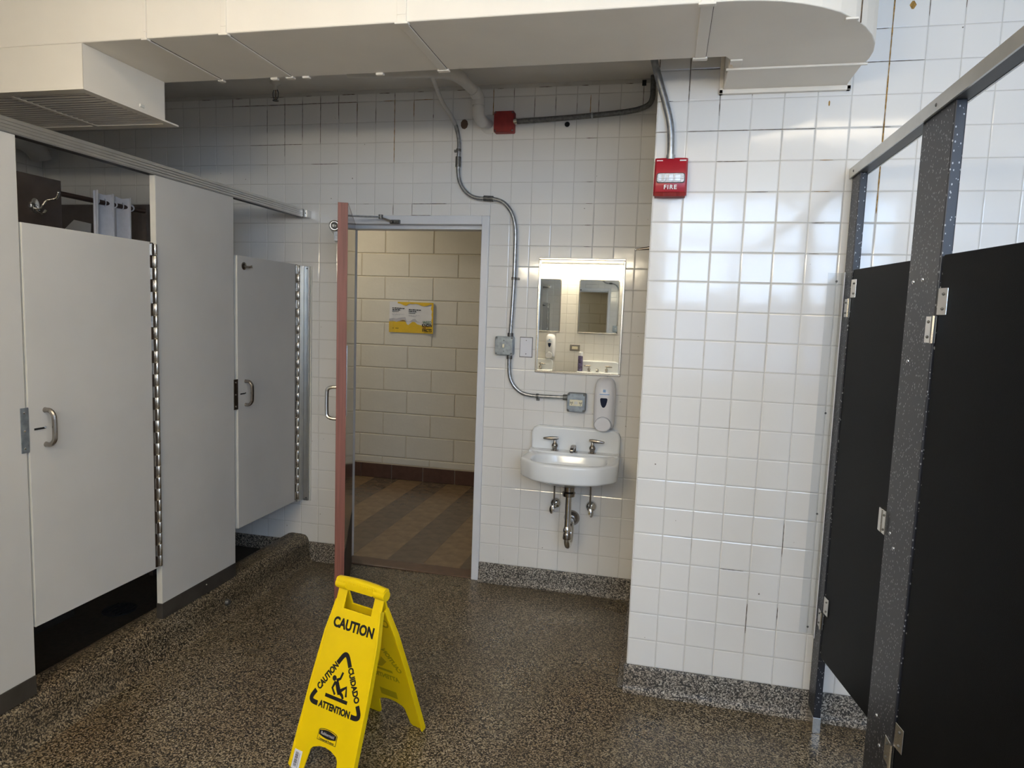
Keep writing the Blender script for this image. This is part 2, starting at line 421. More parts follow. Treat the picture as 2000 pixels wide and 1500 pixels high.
# side wall behind the right stalls, rear walls (behind the camera, seen in the mirror), window wall
wall_r2 = tag(MB().box(XRW, XRW+.1, -5.0, YW, 0, CEIL).build('wall_right', 'tile_glaze'), 'white wall behind the black toilet stalls', 'wall', kind='structure')
wall_rear = tag(MB().box(-1.15, .36, -5.0, YR, 0, CEIL).build('wall_rear', 'grout'), 'rear tiled wall reflected in the mirror with washbasins', 'wall', kind='structure')
wall_tiles(wall_rear, (0, YR, 0), X1, Y1, -1.15, .36, HB, CEIL, 0.06, skip_objects=True)
mb = MB()
for x0, x1 in ((XLW, WIN[0]), (WIN[1], XRW)): mb.box(x0, x1, -5.12, -5.0, 0, CEIL)
for q in (WIN,): mb.box(q[0], q[1], -5.12, -5.0, 0, q[2]); mb.box(q[0], q[1], -5.12, -5.0, q[3], CEIL)
tag(mb.build('wall_window', 'tile_glaze'), 'rear wall with the daylight window behind the camera', 'wall', kind='structure')
for k, (a, b, c, d) in enumerate((WIN,)):
    w = thing('window_%d' % (k+1), ('rear window facing the projecting white wall, letting daylight in', 'rear window beyond the shower stalls, letting daylight in')[k], 'window', ((a+b)/2, -5.06, c), kind='structure')
    for i in range(4):
        x = a+(b-a)*i/3; part(MB().box(x-.025, x+.025, -5.1, -5.04, c, d), 'mullion', 'frame_paint', w)
    for z in ((c+.02, 1.70, 2.20, d-.02) if k == 0 else (c+.02, 1.50, d-.02)): part(MB().box(a, b, -5.1, -5.04, z-.022, z+.022), 'rail', 'frame_paint', w)
    for i in range(3):
        for z0, z1, gm in (((c+.042, 1.678, 'window_film'), (1.722, 2.178, 'window_glass'), (2.222, d-.042, 'window_glass')) if k == 0 else ((c+.042, 1.478, 'window_film'), (1.522, d-.042, 'window_glass'))):
            part(MB().box(a+(b-a)*i/3+.025, a+(b-a)*(i+1)/3-.025, -5.075, -5.07, z0, z1), 'pane', gm, w)

# terrazzo bases
def base(name, label, prof_o, dirv, nrm, L):
    prof = [(0, 0), (.034, 0), (.022, .006), (.014, .018), (.011, .035), (.010, .098), (.006, HB), (0, HB)]
    mb = MB().prism(prof, prof_o, nrm, Z1, Vector(dirv)*L)
    return tag(mb.build(name, 'terrazzo_base', smooth=True, angle=50), label, 'baseboard', kind='structure')
base('baseboard_back', 'terrazzo cove base below the washbasin wall', (DOOR[1], 0, 0), X1, -Y1, XP-DOOR[1])
base('baseboard_left', 'short terrazzo cove base between shower curb and doorway', (XLW, 0, 0), X1, -Y1, DOOR[0]-XLW)
base('baseboard_right', 'terrazzo cove base along the projecting white wall', (XP-.01, YW, 0), X1, -Y1, XRW-XP+.01)
base('baseboard_side', 'terrazzo cove base on the hidden side of the projecting wall', (XP, YW, 0), Y1, -X1, -YW)

# grout stains (rust and dirt with shapes of their own)
o0, o1 = (0, 0, 0), (0, YW, 0)
def rowz(r): return HB+(17-r)*PZ
for k, za, zb, m in ((-8, rowz(-3), rowz(-6)+.01, 'rust'), (-10, rowz(-4.3), rowz(-6), 'stain_dark'), (-10, rowz(-5.4), rowz(-6), 'rust'), (-7, rowz(-5.2), rowz(-6), 'rust'), (-6, rowz(-5.4), rowz(-5.0), 'stain_dark'),
                     (-17, rowz(-5.9), CEIL-.02, 'stain_dark'), (-16, rowz(-6), CEIL-.02, 'stain_dark'), (-15, rowz(-4.6), rowz(-5.8), 'stain_dark'), (-14, rowz(-3.4), rowz(-6.1), 'stain_dark'),
                     (-13, rowz(-4.2), rowz(-6.2), 'stain_dark'), (-12, rowz(-4), CEIL-.02, 'stain_dark'), (-11, rowz(-5.2), CEIL-.02, 'stain_dark'), (-9, rowz(-4.9), rowz(-5.7), 'stain_dark'),
                     (-8, rowz(-6.1), CEIL-.02, 'stain_dark'), (-3, rowz(-4.3), CEIL-.02, 'rust'), (-2, rowz(-5.9), CEIL-.02, 'stain_dark'), (-1, rowz(-5), rowz(-5.9), 'stain_dark'), (0, rowz(-5.3), rowz(-5.9), 'stain_dark'),
                     (1, rowz(-5.2), rowz(-5.6), 'stain_dark'), (2, rowz(-5.1), rowz(-5.7), 'stain_dark'), (1.62, rowz(-5.0), rowz(-5.95), 'rust'), (-8, rowz(-.45), rowz(-1), 'stain_dark'), (-7, rowz(-.45), rowz(-1), 'stain_dark'), (4, rowz(-5.2), CEIL-.03, 'stain_dark')):
    strip(wall_back, o0, X1, -Y1, k*PW-(.0023 if m == 'rust' else .0016), k*PW+(.0023 if m == 'rust' else .0016), za, zb, m, d=.0024)
for k0, k1, r, m in ((-15, -10, -6, 'stain_dark'), (-11, -10, -6, 'rust'), (-8.6, -8, -6, 'rust'), (-7, -6.05, -6, 'rust'), (-17, -15, -6, 'stain_dark'), (-12.5, -11, -3, 'stain_dark'), (-7, -5.2, -1, 'stain_dark'), (-7.05, -6, -.43, 'stain_dark'), (1.5, 2, -4, 'stain_dark'),
                     (1.6, 1.9, -2, 'stain_dark'), (1.6, 1.9, -1, 'stain_dark'), (1.6, 1.9, 0, 'stain_dark'), (1.6, 1.9, 1, 'stain_dark'), (-16, -13, -4, 'stain_dark'), (-9.6, -9.3, -1, 'stain_dark')):
    strip(wall_back, o0, X1, -Y1, k0*PW, k1*PW, rowz(r)-.0017, rowz(r)+.0017, m, d=.0024)
strip(wall_back, o0, X1, -Y1, -3*PW+.004, -2*PW+.002, rowz(-5)+.015, rowz(-5)+.029, 'rust', d=.0028)
for k in range(-19, 4, 2): strip(wall_back, o0, X1, -Y1, k*PW+.02, k*PW+.02+random.uniform(.03, .12), CEIL-.0235, CEIL-.0195, 'stain_dark', d=.0026)
for k, za, zb, m in ((7, 1.90, 2.70, 'rust'), (8, 2.56, 2.68, 'stain_dark'), (9, 2.58, 2.68, 'stain_dark'), (10, 2.61, 2.68, 'stain_dark'), (2, 2.25, 2.5, 'stain_dark'), (3, rowz(-3)+.01, 2.36, 'stain_dark'), (0, 2.42, 2.6, 'stain_dark'),
                     (1, 2.3, 2.46, 'stain_dark'), (5.35, rowz(-2.95), rowz(-2.6), 'rust'), (4, .30, .42, 'stain_dark'), (5, .62, .75, 'stain_dark'), (5, .37, .42, 'stain_dark')):
    strip(wall_right, o1, X1, -Y1, XP+k*PW-(.0026 if m == 'rust' else .0015), XP+k*PW+(.0026 if m == 'rust' else .0015), za, zb, m, d=.0024)
for k0, k1, z, m in ((1, 3, rowz(-2), 'stain_dark'), (3, 5, rowz(-2), 'stain_dark'), (0, .5, rowz(-3), 'stain_dark'), (0, .4, rowz(-2), 'stain_dark'), (5.1, 5.6, rowz(0), 'rust'), (5.1, 5.5, rowz(1), 'stain_dark'), (5.1, 5.4, rowz(2), 'stain_dark'), (5.2, 5.6, rowz(-1), 'rust'), (6, 8, rowz(-4), 'stain_dark'),
                     (6.6, 7.2, rowz(-2), 'stain_dark'), (3, 3.8, rowz(13), 'stain_dark'), (6.2, 6.9, rowz(-5), 'stain_dark'), (1, 2, rowz(-4), 'stain_dark'), (3, 3.7, rowz(0), 'stain_dark'), (2, 3, rowz(-1), 'stain_dark')):
    strip(wall_right, o1, X1, -Y1, XP+k0*PW, XP+k1*PW, z-.0012, z+.0012, m, d=.0024)
strip(wall_right, o1, X1, -Y1, XP+7.42*PW, XP+7.62*PW, 2.585, 2.612, 'rust', d=.0028)
mb = MB().lathe([(.0, 0), (.013, .001), (.0135, .002)], (.064, -.0025, 2.487), (0, -1, 0), 14)
part(mb, 'wall_hole', 'hole_black', wall_back)
part(MB().lathe([(.0, 0), (.017, .0006), (.018, .0012)], (.064, -.0018, 2.487), (0, -1, 0), 11), 'chipped_rim', 'paper_white', wall_back)
part(MB().lathe([(.0, 0), (.024, .001), (.026, .002)], (-.490, -.0024, 2.502), (0, -1, 0), 9, .8, 1.0), 'patched_hole', 'saddle_brown', wall_back)
part(MB().box(.435, .455, -.012, 0, 2.665, 2.69), 'wall_hole', 'hole_black', wall_back)

# ------------------------------------------------------------------ corridor beyond the doorway
hx0, hx1 = -4.2, 1.4
wall_hall = tag(MB().box(hx0, hx1, YH+.006, YH+.15, 0, 2.62).build('wall_hall', 'hall_mortar'), 'cream painted block wall of the corridor seen through the doorway', 'wall', kind='structure')
bmesh_cache = {}
def block_mesh(w, h):
    key = (round(w, 3), round(h, 3))
    if key not in bmesh_cache:
        mb = MB(); b = .0045; w2, h2 = w/2-.003, h/2-.003
        rs = [[(-w2, .012, -h2), (w2, .012, -h2), (w2, .012, h2), (-w2, .012, h2)], [(-w2, .004, -h2), (w2, .004, -h2), (w2, .004, h2), (-w2, .004, h2)], [(-w2+b, 0, -h2+b), (w2-b, 0, -h2+b), (w2-b, 0, h2-b), (-w2+b, 0, h2-b)]]
        me = bpy.data.meshes.new('block'); mb.rings([[Vector(p) for p in r] for r in rs]); me.from_pydata([tuple(p) for p in mb.v], [], mb.f)
        bm = bmesh.new(); bm.from_mesh(me); bmesh.ops.recalc_face_normals(bm, faces=bm.faces); bm.to_mesh(me); bm.free()
        me.materials.append(M['hall_block']); bmesh_cache[key] = me
    return bmesh_cache[key]
BL = .445
for r in range(0, 13):
    z0, z1 = max(.132, r*.2-.004), min(2.62, (r+1)*.2-.004)
    if r == 0: z0, z1 = .132, .195
    x = -1.573-BL*4+(BL/2 if r % 2 == 0 else 0)
    while x < .3:
        if x > -3.3:
            o = bpy.data.objects.new('block', block_mesh(BL, z1-z0)); COL.objects.link(o); o.parent = wall_hall
            o.location = Vector((x+BL/2, YH, (z0+z1)/2))-OFF[wall_hall]
        x += BL
hb = tag(MB().box(-3.3, .4, YH-.002, YH+.006, 0, .13).build('baseboard_hall', 'hall_mortar'), 'dark brown ceramic tile base along the corridor wall', 'baseboard', kind='structure')
for i in range(-5, 7):
    x = -1.996+.296*i
    if x > .1: continue
    part(MB().box(x+.002, x+.294, YH-.012, YH-.002, .002, .128), 'base_tile', 'hall_base', hb, bevel=.003)
fh = tag(MB().box(hx0, hx1, .03, YH+.1, -.05, -.0015).build('floor_hall', 'hall_tile_dark'), 'corridor floor of alternating tan and brown tile stripes', 'floor', kind='structure')
T9 = .2286
tm = {}
for nm in ('hall_tile_light', 'hall_tile_dark'):
    mb = MB().box(-T9/2+.0004, T9/2-.0004, -T9/2+.0004, T9/2-.0004, -.0015, .0005); me = bpy.data.meshes.new('floor_tile'); me.from_pydata([tuple(p) for p in mb.v], [], mb.f); me.materials.append(M[nm]); tm[nm] = me
for i in range(-7, 9):
    for j in range(9):
        o = bpy.data.objects.new('floor_tile', tm['hall_tile_light' if i % 2 == 0 else 'hall_tile_dark']); COL.objects.link(o); o.parent = fh
        o.location = Vector((-1.515+T9*i, .115+T9*(j+.5)-.02, 0))-OFF[fh]
tag(MB().box(hx0, hx1, .12, YH+.1, 2.62, 2.68).build('ceiling_hall', 'ceiling_paint'), 'corridor ceiling', 'ceiling', kind='structure')
tag(MB().box(hx0-.1, hx0, .0, YH+.1, 0, 2.68).build('wall_hall_left', 'hall_block'), 'left end of the corridor', 'wall', kind='structure')
tag(MB().box(hx1, hx1+.1, .0, YH+.1, 0, 2.68).build('wall_hall_right', 'hall_block'), 'right end of the corridor', 'wall', kind='structure')
tag(MB().box(hx0, XLW-.1, 0.001, .12, 0, 2.68).build('wall_hall_far', 'hall_block'), 'near side of the corridor beyond the showers', 'wall', kind='structure')
tag(MB().box(XP, hx1, 0.001, .12, 0, 2.68).build('wall_hall_near', 'hall_block'), 'near side of the corridor', 'wall', kind='structure')
t = thing('corridor_lamp', 'flush warm ceiling lamp in the corridor', 'lamp', (-2.15, 1.05, 2.62))
part(MB().box(-2.45, -1.85, .75, 1.35, 2.575, 2.62), 'housing', 'frame_paint', t, bevel=.01)
part(MB().box(-2.4, -1.9, .8, 1.3, 2.56, 2.576), 'diffuser', 'hall_lamp', t)
tag(MB().box(-1.166, -.375, .0, .115, -.002, .007).build('trim_saddle', 'saddle_brown', bevel=.003), 'dark brown threshold strip across the doorway', 'threshold', kind='structure')

# poster on the corridor wall
px0, px1, pz0, pz1 = -1.745, -1.335, 1.312, 1.580
pst = thing('poster', 'white and yellow notice sheet taped to the corridor block wall', 'poster', ((px0+px1)/2, YH-.004, pz0))
mb = MB(); N = 14; rs = []
for i in range(N+1):
    t = i/N; x = px0+(px1-px0)*t; bulge = .010*math.sin(math.pi*t)*.3+(.020*max(0, t-.78)/.22 if t > .78 else 0)+(.012*max(0, .1-t)/.1)
    rs.append([Vector((x-(.028*max(0, t-.9)/.1 if False else 0), YH-.004-b*bulge, pz0+(pz1-pz0)*(1-k)+(.012*max(0, .12-t) if k == 1 else 0))) for k, b in ((0, .3), (.5, .6), (1, 1))])
mb.rings(rs, closed=False, cap=False); sheet = part(mb, 'sheet', 'paper_white', pst, smooth=True)
def py(x):
    t = (x-px0)/(px1-px0); return YH-.0055-(.010*math.sin(math.pi*t)*.3+(.020*max(0, t-.78)/.22)+(.012*max(0, .1-t)/.1))
def poster_poly(pts_top, zb, name, mat):
    mb = MB(); lo, hi = [], []
    for x, z in pts_top: lo.append(Vector((x, py(x)-.0006, zb))); hi.append(Vector((x, py(x)-.0006, z)))
    mb.rings([lo, hi], closed=False, cap=False); return part(mb, name, mat, pst)
rr = random.Random(5)
prof = [(0, .36), (.08, .38), (.16, .34), (.22, .37), (.30, .42), (.36, .40), (.39, .30), (.43, .26), (.47, .30), (.53, .38), (.58, .35), (.63, .30), (.70, .27), (.78, .26), (.86, .25), (.93, .24), (1, .25)]
xw, zw = px1-px0, pz1-pz0
poster_poly([(px0+t*xw, pz0+(h+rr.uniform(-.01, .01))*zw) for t, h in prof], pz0+.002, 'yellow_band', 'paper_yellow')
poster_poly([(px0+t*xw, pz0+(h+.10+rr.uniform(-.025, .025))*zw) for t, h in prof[:-2]], pz0+.36*zw, 'torn_edge', 'paper_grey')
mb = MB(); lo, hi = [], []
for i in range(9):
    z = pz0+.24*zw+(.76*zw)*i/8; w = (.035 if i % 2 else .05)*xw*(1.2 if i > 5 else .9)
    lo.append(Vector((px1-w, py(px1-w)-.0008, z))); hi.append(Vector((px1, py(px1)-.0008, z)))
mb.rings([lo, hi], closed=False, cap=False); part(mb, 'yellow_edge', 'paper_yellow', pst)
mb = MB(); lo, hi = [], []
for i in range(13):
    x = px0+xw*(.18+.80*i/12); lo.append(Vector((x, py(x)-.0008, pz1-.012-.016*(i in (2, 3, 8, 9, 10))-.004*(i % 2)))); hi.append(Vector((x, py(x)-.0008, pz1)))
mb.rings([lo, hi], closed=False, cap=False); part(mb, 'yellow_edge', 'paper_yellow', pst)
for s, z, m, sz, bd in (('WEED', .355, 'print_green', .036, .0004), ('KNOW', .262, 'print_black', .036, .0012), ('THE', .185, 'print_red', .022, .0004), ('FACTS', .105, 'print_black', .037, .0012)):
    x = px0+.865*xw if s != 'THE' else px0+.80*xw
    text_part(s, sz, m, pst, basis((x, py(px0+.95*xw)-.0022, pz0+z*zw), X1, Z1), bold=bd, sx=.80)
for cx, w_, zs in ((.20, .27, ((.80, .008), (.745, .008), (.69, .0045), (.615, .003), (.585, .003))), (.57, .27, ((.775, .008), (.72, .008), (.665, .0045), (.60, .003), (.57, .003)))):
    for i, (z, h) in enumerate(zs):
        mb = MB(); x = px0+(cx-w_/2)*xw; xe = px0+(cx+w_/2*(1 if i in (0, 3) else .25))*xw
        while x < xe-.01:
            e = min(xe, x+rr.uniform(.008, .022)); z_ = pz0+z*zw-.010*(x-px0)/xw; mb.box(x, e, py(x)-.0012, py(x)-.0006, z_-h/2, z_+h/2); x = e+.004
        part(mb, 'print_line', 'print_black' if h > .004 else 'paper_grey', pst)
mb = MB().box(px0+.08*xw, px0+.095*xw, py(px0+.08*xw)-.0014, py(px0+.08*xw)-.0008, pz0+.13*zw, pz0+.16*zw); mb.box(px0+.105*xw, px0+.21*xw, py(px0+.12*xw)-.0014, py(px0+.12*xw)-.0008, pz0+.135*zw, pz0+.15*zw)
part(mb, 'print_line', 'print_black', pst)

# ------------------------------------------------------------------ doorway: frame and door leaf
fr = thing('trim_doorway', 'white painted steel frame around the open doorway', 'door frame', (-.744, 0, 0), kind='structure')
FY = -.014
part(MB().box(-.375, -.333, FY, .13, 0, 2.022), 'jamb', 'frame_paint', fr, bevel=.004)
part(MB().box(-1.208, -1.166, FY, .13, 0, 2.022), 'jamb', 'frame_paint', fr, bevel=.004)
part(MB().box(-1.166, -.375, FY, .13, 1.976, 2.022), 'header', 'frame_paint', fr, bevel=.003)
part(MB().box(-1.166, -.375, .045, .125, 1.956, 1.977), 'stop', 'frame_paint', fr, bevel=.002)
part(MB().box(-.391, -.374, .045, .125, 0, 1.976), 'stop', 'frame_paint', fr, bevel=.002)
part(MB().box(-1.167, -1.160, .045, .125, 0, 1.976), 'stop', 'frame_paint', fr, bevel=.002)
DA = math.atan2(-.707, .306)
dr = thing('door_1', 'brown entrance door swung open with reddish wood edge', 'door', (-1.111, -.004, 0), DA, kind='structure')
DWID = .770
part(MB().box(.004, DWID-.003, -.0445, -.0005, .012, 1.972), 'leaf', 'door_brown', dr, local=True, bevel=.0015)
part(MB().box(DWID-.0035, DWID, -.045, 0, .012, 1.972), 'edge_band', 'door_edge_wood', dr, 'reddish brown worn wood edge', local=True, bevel=.0012)
part(MB().box(.003, DWID-.002, -.045, 0, 1.9715, 1.974), 'edge_band', 'door_edge_wood', dr, local=True)
part(MB().box(.05, DWID-.03, -.0002, .0018, .03, .33), 'kick_plate', 'rubber_dark', dr, local=True)
part(MB().box(DWID-.105, DWID-.03, -.0002, .0014, 1.0, 1.33), 'push_plate', 'stainless', dr, local=True)
part(MB().tube(arc_path([(.625, -.044, 1.122), (.622, -.075, 1.121), (.617, -.094, 1.112), (.615, -.099, 1.09), (.615, -.099, 1.0), (.617, -.094, .978), (.622, -.075, .969), (.625, -.044, .968)], 5), .0085, 10), 'pull_handle', 'stainless', dr, 'curved steel pull handle', local=True, smooth=True)
cl = part(MB().lathe([(.020, 0), (.027, .004), (.027, .44), (.020, .445)], (.125, -.074, 1.893), (1, 0, 0), 18), 'closer_body', 'aluminium', dr, 'grey hydraulic door closer', local=True, smooth=True)
part(MB().lathe([(.018, 0), (.018, .004), (.012, .006), (.009, .003), (.005, .003), (.004, .007)], (.567, -.074, 1.893), (1, 0, 0), 16), 'closer_cap', 'galv_dark', dr, local=True, smooth=True)
part(MB().prism([(-.06, 0), (.06, 0), (.05, -.05), (-.05, -.05)], (.50, -.046, 1.875), (1, 0, 0), (0, 0, 1), (0, -.03, 0)), 'closer_bracket', 'galvanized', dr, local=True)
# closer arm in world space: spindle on the leaf to the frame header
arm = thing('closer_arm', 'jointed steel arm joining the door closer to the white header', 'door closer', (-.87, -.02, 1.99))
ca, sa = math.cos(DA), math.sin(DA)
def dl(x, y, z): return Vector((-1.111+ca*x-sa*y, -.004+sa*x+ca*y, z))
sp = dl(.19, -.07, 1.992); el = Vector((-.918, -.10, 2.001))
part(MB().cyl(dl(.19, -.07, 1.91), dl(.19, -.07, 1.998), .009), 'spindle', 'galv_dark', arm, smooth=True)
def bar(a, b, w, h):
    a, b = Vector(a), Vector(b); d = (b-a).normalized(); s = d.cross(Z1).normalized()*w/2; q = Z1*h/2
    return MB().rings([[p+s+q, p-s+q, p-s-q, p+s-q] for p in (a, b)])
part(bar(sp, el, .018, .007), 'main_arm', 'galv_dark', arm, bevel=.0015)
part(MB().cyl(el-Z1*.010, el+Z1*.012, .012), 'elbow', 'galv_dark', arm, smooth=True)
part(bar(el-Z1*.004, (-.885, -.035, 1.988), .015, .009), 'forearm', 'chrome_dark', arm, bevel=.0015)
part(MB().box(-.900, -.838, -.024, -.014, 1.976, 1.998), 'shoe', 'galv_dark', arm, bevel=.004)
part(MB().cyl((-.882, -.045, 1.986), (-.882, -.02, 1.986), .008), 'pin', 'galv_dark', arm, smooth=True)
part(MB().cyl((-.852, -.032, 1.986), (-.852, -.02, 1.986), .009), 'pin', 'galv_dark', arm, smooth=True)

# ------------------------------------------------------------------ supply duct with diffuser
duct = thing('supply_duct', 'long cream painted sheet metal air duct under the ceiling, ending in a rounded elbow', 'duct', (-.3, -1.41, 2.342))
ZB, YF, YB = 2.342, -1.610, -1.222
segs = [XLW+.002, -1.068, -.782, -.190, .676]
for i in range(4): part(MB().box(segs[i]+.0006, segs[i+1]-.0006, YF, YB, ZB, CEIL-.001), 'duct_section', 'duct_paint', duct, bevel=.004)
el_ = [(.678, YF), (.75, -1.609), (.81, -1.602), (.865, -1.590), (.92, -1.570), (.975, -1.541), (1.03, -1.503), (1.08, -1.452), (1.122, -1.395), (1.155, -1.335), (1.180, -1.27), (1.193, -1.205), (1.196, -1.155), (1.194, -1.118), (.788, -1.118), (.768, -1.20), (.755, YB), (.678, YB)]
part(MB().prism(el_, (0, 0, ZB), X1, Y1, (0, 0, CEIL-.001-ZB)), 'elbow', 'duct_paint', duct, bevel=.003)
part(MB().box(.772, 1.186, -1.118, YW-.002, ZB-.004, CEIL-.001), 'neck', 'duct_paint', duct, bevel=.003)
for x, w_ in ((-1.072, .010), (-.784, .020), (-.190, .030), (.676, .034)):
    mb = MB().box(x-w_/2, x+w_/2, YF-.004, YB+.003, ZB-.004, ZB+.02); mb.box(x-w_/2, x+w_/2, YF-.004, YF+.01, ZB+.02, CEIL-.002)
    part(mb, 'seam_cleat', 'duct_paint', duct, bevel=.0015)
    part(MB().box(x+w_/2, x+w_/2+.0018, YF+.012, YB-.012, ZB-.0006, ZB+.001), 'seam_gap', 'stain_dark', duct)
    part(MB().box(x-w_/2-.006, x+w_/2+.006, YB-.012, YB+.008, ZB-.007, ZB), 'cleat_tab', 'duct_paint', duct, bevel=.002)
    part(MB().box(x-w_/2-.006, x+w_/2+.006, YF-.007, YF+.012, ZB-.007, ZB), 'cleat_tab', 'duct_paint', duct, bevel=.002)
part(MB().box(.765, 1.200, -1.122, -1.114, ZB-.007, ZB), 'seam_cleat', 'duct_paint', duct, bevel=.0015)
part(MB().box(.772, .81, -1.20, -1.165, ZB-.006, ZB), 'cleat_tab', 'duct_paint', duct, bevel=.002)
part(MB().box(.758, 1.200, YW-.020, YW-.002, ZB-.020, ZB-.004), 'wall_flange', 'duct_paint', duct, bevel=.002)
part(MB().box(.758, .772, YW-.020, YW-.002, ZB-.02, CEIL-.002), 'wall_flange', 'duct_paint', duct, bevel=.002)
part(MB().box(1.186, 1.200, YW-.020, YW-.002, ZB-.02, CEIL-.002), 'wall_flange', 'duct_paint', duct, bevel=.002)
for x in (-.85, -.72, -.43): part(MB().box(x-.014, x+.014, YB-.008, YB+.008, ZB-.008, ZB), 'cleat_tab', 'duct_paint', duct, bevel=.002)
xe = 1.098; part(MB().cyl((xe, -1.43, ZB-.0005), (xe, -1.43, ZB+.3), .002, n=6), 'seam_gap', 'stain_dark', duct)
part(MB().box(1.05, 1.085, -1.47, -1.455, ZB-.006, ZB), 'cleat_tab', 'duct_paint', duct, bevel=.002)
# diffuser box with louvred grille
DZ = 2.199; dx0, dx1 = -2.42, -1.316
mb = MB()
for a, b, c, d in ((dx0, dx1, YF, YF+.004), (dx0, dx1, -1.237, -1.233), (dx0, dx0+.004, YF, -1.233), (dx1-.004, dx1, YF, -1.233)): mb.box(a, b, c, d, DZ, ZB)
db = part(mb, 'diffuser_box', 'duct_paint', duct, 'boxed air diffuser with louvred grille', bevel=.002)
part(MB().box(dx0+.005, dx1-.005, YF+.005, -1.238, DZ+.022, DZ+.026), 'plenum_shade', 'hole_black', db)  # black sheet painted as the shade of the void behind the slats
mb = MB()
for a, b, c, d in ((dx0-.02, dx1+.004, YF-.004, YF+.036), (dx0-.02, dx1+.004, -1.208, -1.164), (dx0-.02, dx0+.02, YF+.036, -1.208), (dx1-.03, dx1+.004, YF+.036, -1.208), (-1.672, -1.654, YF+.036, -1.208), (-2.03, -2.012, YF+.036, -1.208)): mb.box(a, b, c, d, DZ-.006, DZ)
part(mb, 'grille_frame', 'duct_paint', db)
mb = MB(); n = 15
for i in range(n):
    y = YF+.040+(.358)*(i+.5)/n
    for a, b in ((dx0+.02, -2.03), (-2.012, -1.672), (-1.654, dx1-.03)):
        mb.rings([[Vector((x, y-.0045, DZ-.0035)), Vector((x, y+.0045, DZ-.0045)), Vector((x, y+.0045, DZ-.0015)), Vector((x, y-.0045, DZ-.0005))] for x in (a, b)])
s_ = part(mb, 'grille_slats', 'duct_paint', db); s_['kind'] = 'stuff'
part(MB().box(dx1-.0, dx1+.006, -1.365, -1.345, DZ+.012, DZ+.022), 'clip', 'laminate_edge', db)

# ------------------------------------------------------------------ shower curb and shower floor
prof = [(-1.345, 0), (-1.362, .005), (-1.376, .018), (-1.384, .045), (-1.388, .085), (-1.392, .112), (-1.400, .132), (-1.414, .144), (-1.44, .149), (-1.50, .150), (-1.525, .144), (-1.542, .125), (-1.550, .09), (-1.553, .03), (-1.553, 0)]
cb = tag(MB().prism(prof, (0, -4.1, 0), X1, Z1, (0, 4.098, 0)).build('trim_curb', 'terrazzo_curb', smooth=True, angle=60), 'rounded terrazzo curb under the white shower stall panels', 'curb', kind='structure')
part(MB().lathe([(.016, 0), (.016, .008), (.011, .016), (.004, .018)], (-1.386, -.787, .060), (1, 0, .15), 12), 'curb_plug', 'galv_dark', cb, smooth=True)
tag(MB().box(XLW, -1.553, -4.1, -.012, 0, .03).build('floor_shower', 'shower_dark'), 'dark damp shower floor behind the curb', 'floor', kind='structure')  # darker brown than the washroom terrazzo
dn = thing('floor_drain', 'round dark drain grate in the shower floor', 'drain', (-1.85, -.95, .03))
part(MB().lathe([(.075, 0), (.075, .003), (.068, .004)], (-1.85, -.95, .03), (0, 0, 1), 20), 'rim', 'rubber_dark', dn)
for i in range(-2, 3): part(MB().box(-1.85+i*.024-.004, -1.85+i*.024+.004, -1.0, -.9, .034, .036), 'grate_bar', 'hole_black', dn)

# ------------------------------------------------------------------ left stalls (white laminate)
PT = .026
def white_panel(name, label, y0, y1, z0, z1, shoe=True, group=None):
    t = thing(name, label, 'partition', (XL-PT/2, (y0+y1)/2, .15 if shoe else z0), group=group)
    part(MB().box(XL-PT+.001, XL, y0+.0015, y1-.0015, z0, z1), 'panel', 'laminate_white', t, bevel=.0012)
    for y in (y0, y1):
        a, b = (y, y+.002) if y == y0 else (y-.002, y)
        part(MB().box(XL-PT, XL-.0005, a, b, z0, z1), 'edge_band', 'laminate_edge', t)
    if shoe: part(MB().box(XL-PT-.003, XL+.002, y0-.002, y1+.002, .148, .216), 'shoe', 'shoe_metal', t, 'dark metal shoe', bevel=.0015)
    return t
def keeper(t, y0, y1, mat, lab):
    k = part(MB().box(XL, XL+.003, y0, y1, .988, 1.138), 'keeper_plate', mat, t, lab, bevel=.001)
    for z in (1.122, 1.062, 1.004): part(MB().lathe([(.0045, 0), (.004, .0015), (.0015, .003)], (XL+.003, (y0+y1)/2-.002, z), (1, 0, 0), 10), 'screw', 'chrome', k, smooth=True)
pa = white_panel('stall_pilaster', 'white shower stall pilaster at the left edge of the picture, with grey keeper plate', -2.42, -1.777, .216, 2.006)
keeper(pa, -1.797, -1.7685, 'steel_box', 'grey steel latch keeper')
pb = white_panel('stall_pilaster', 'white shower stall pilaster between the two shower doors, on a dark shoe', -1.181, -.679, .216, 2.006)
part(MB().lathe([(.004, 0), (.002, .004)], (XL+.002, -.90, .19), (1, 0, 0), 8), 'screw', 'chrome', pb)
keeper(pb, -.686, -.653, 'chrome_dark', 'metal latch keeper coloured by a brown reflection')  # brownish reflection put into the metal colour
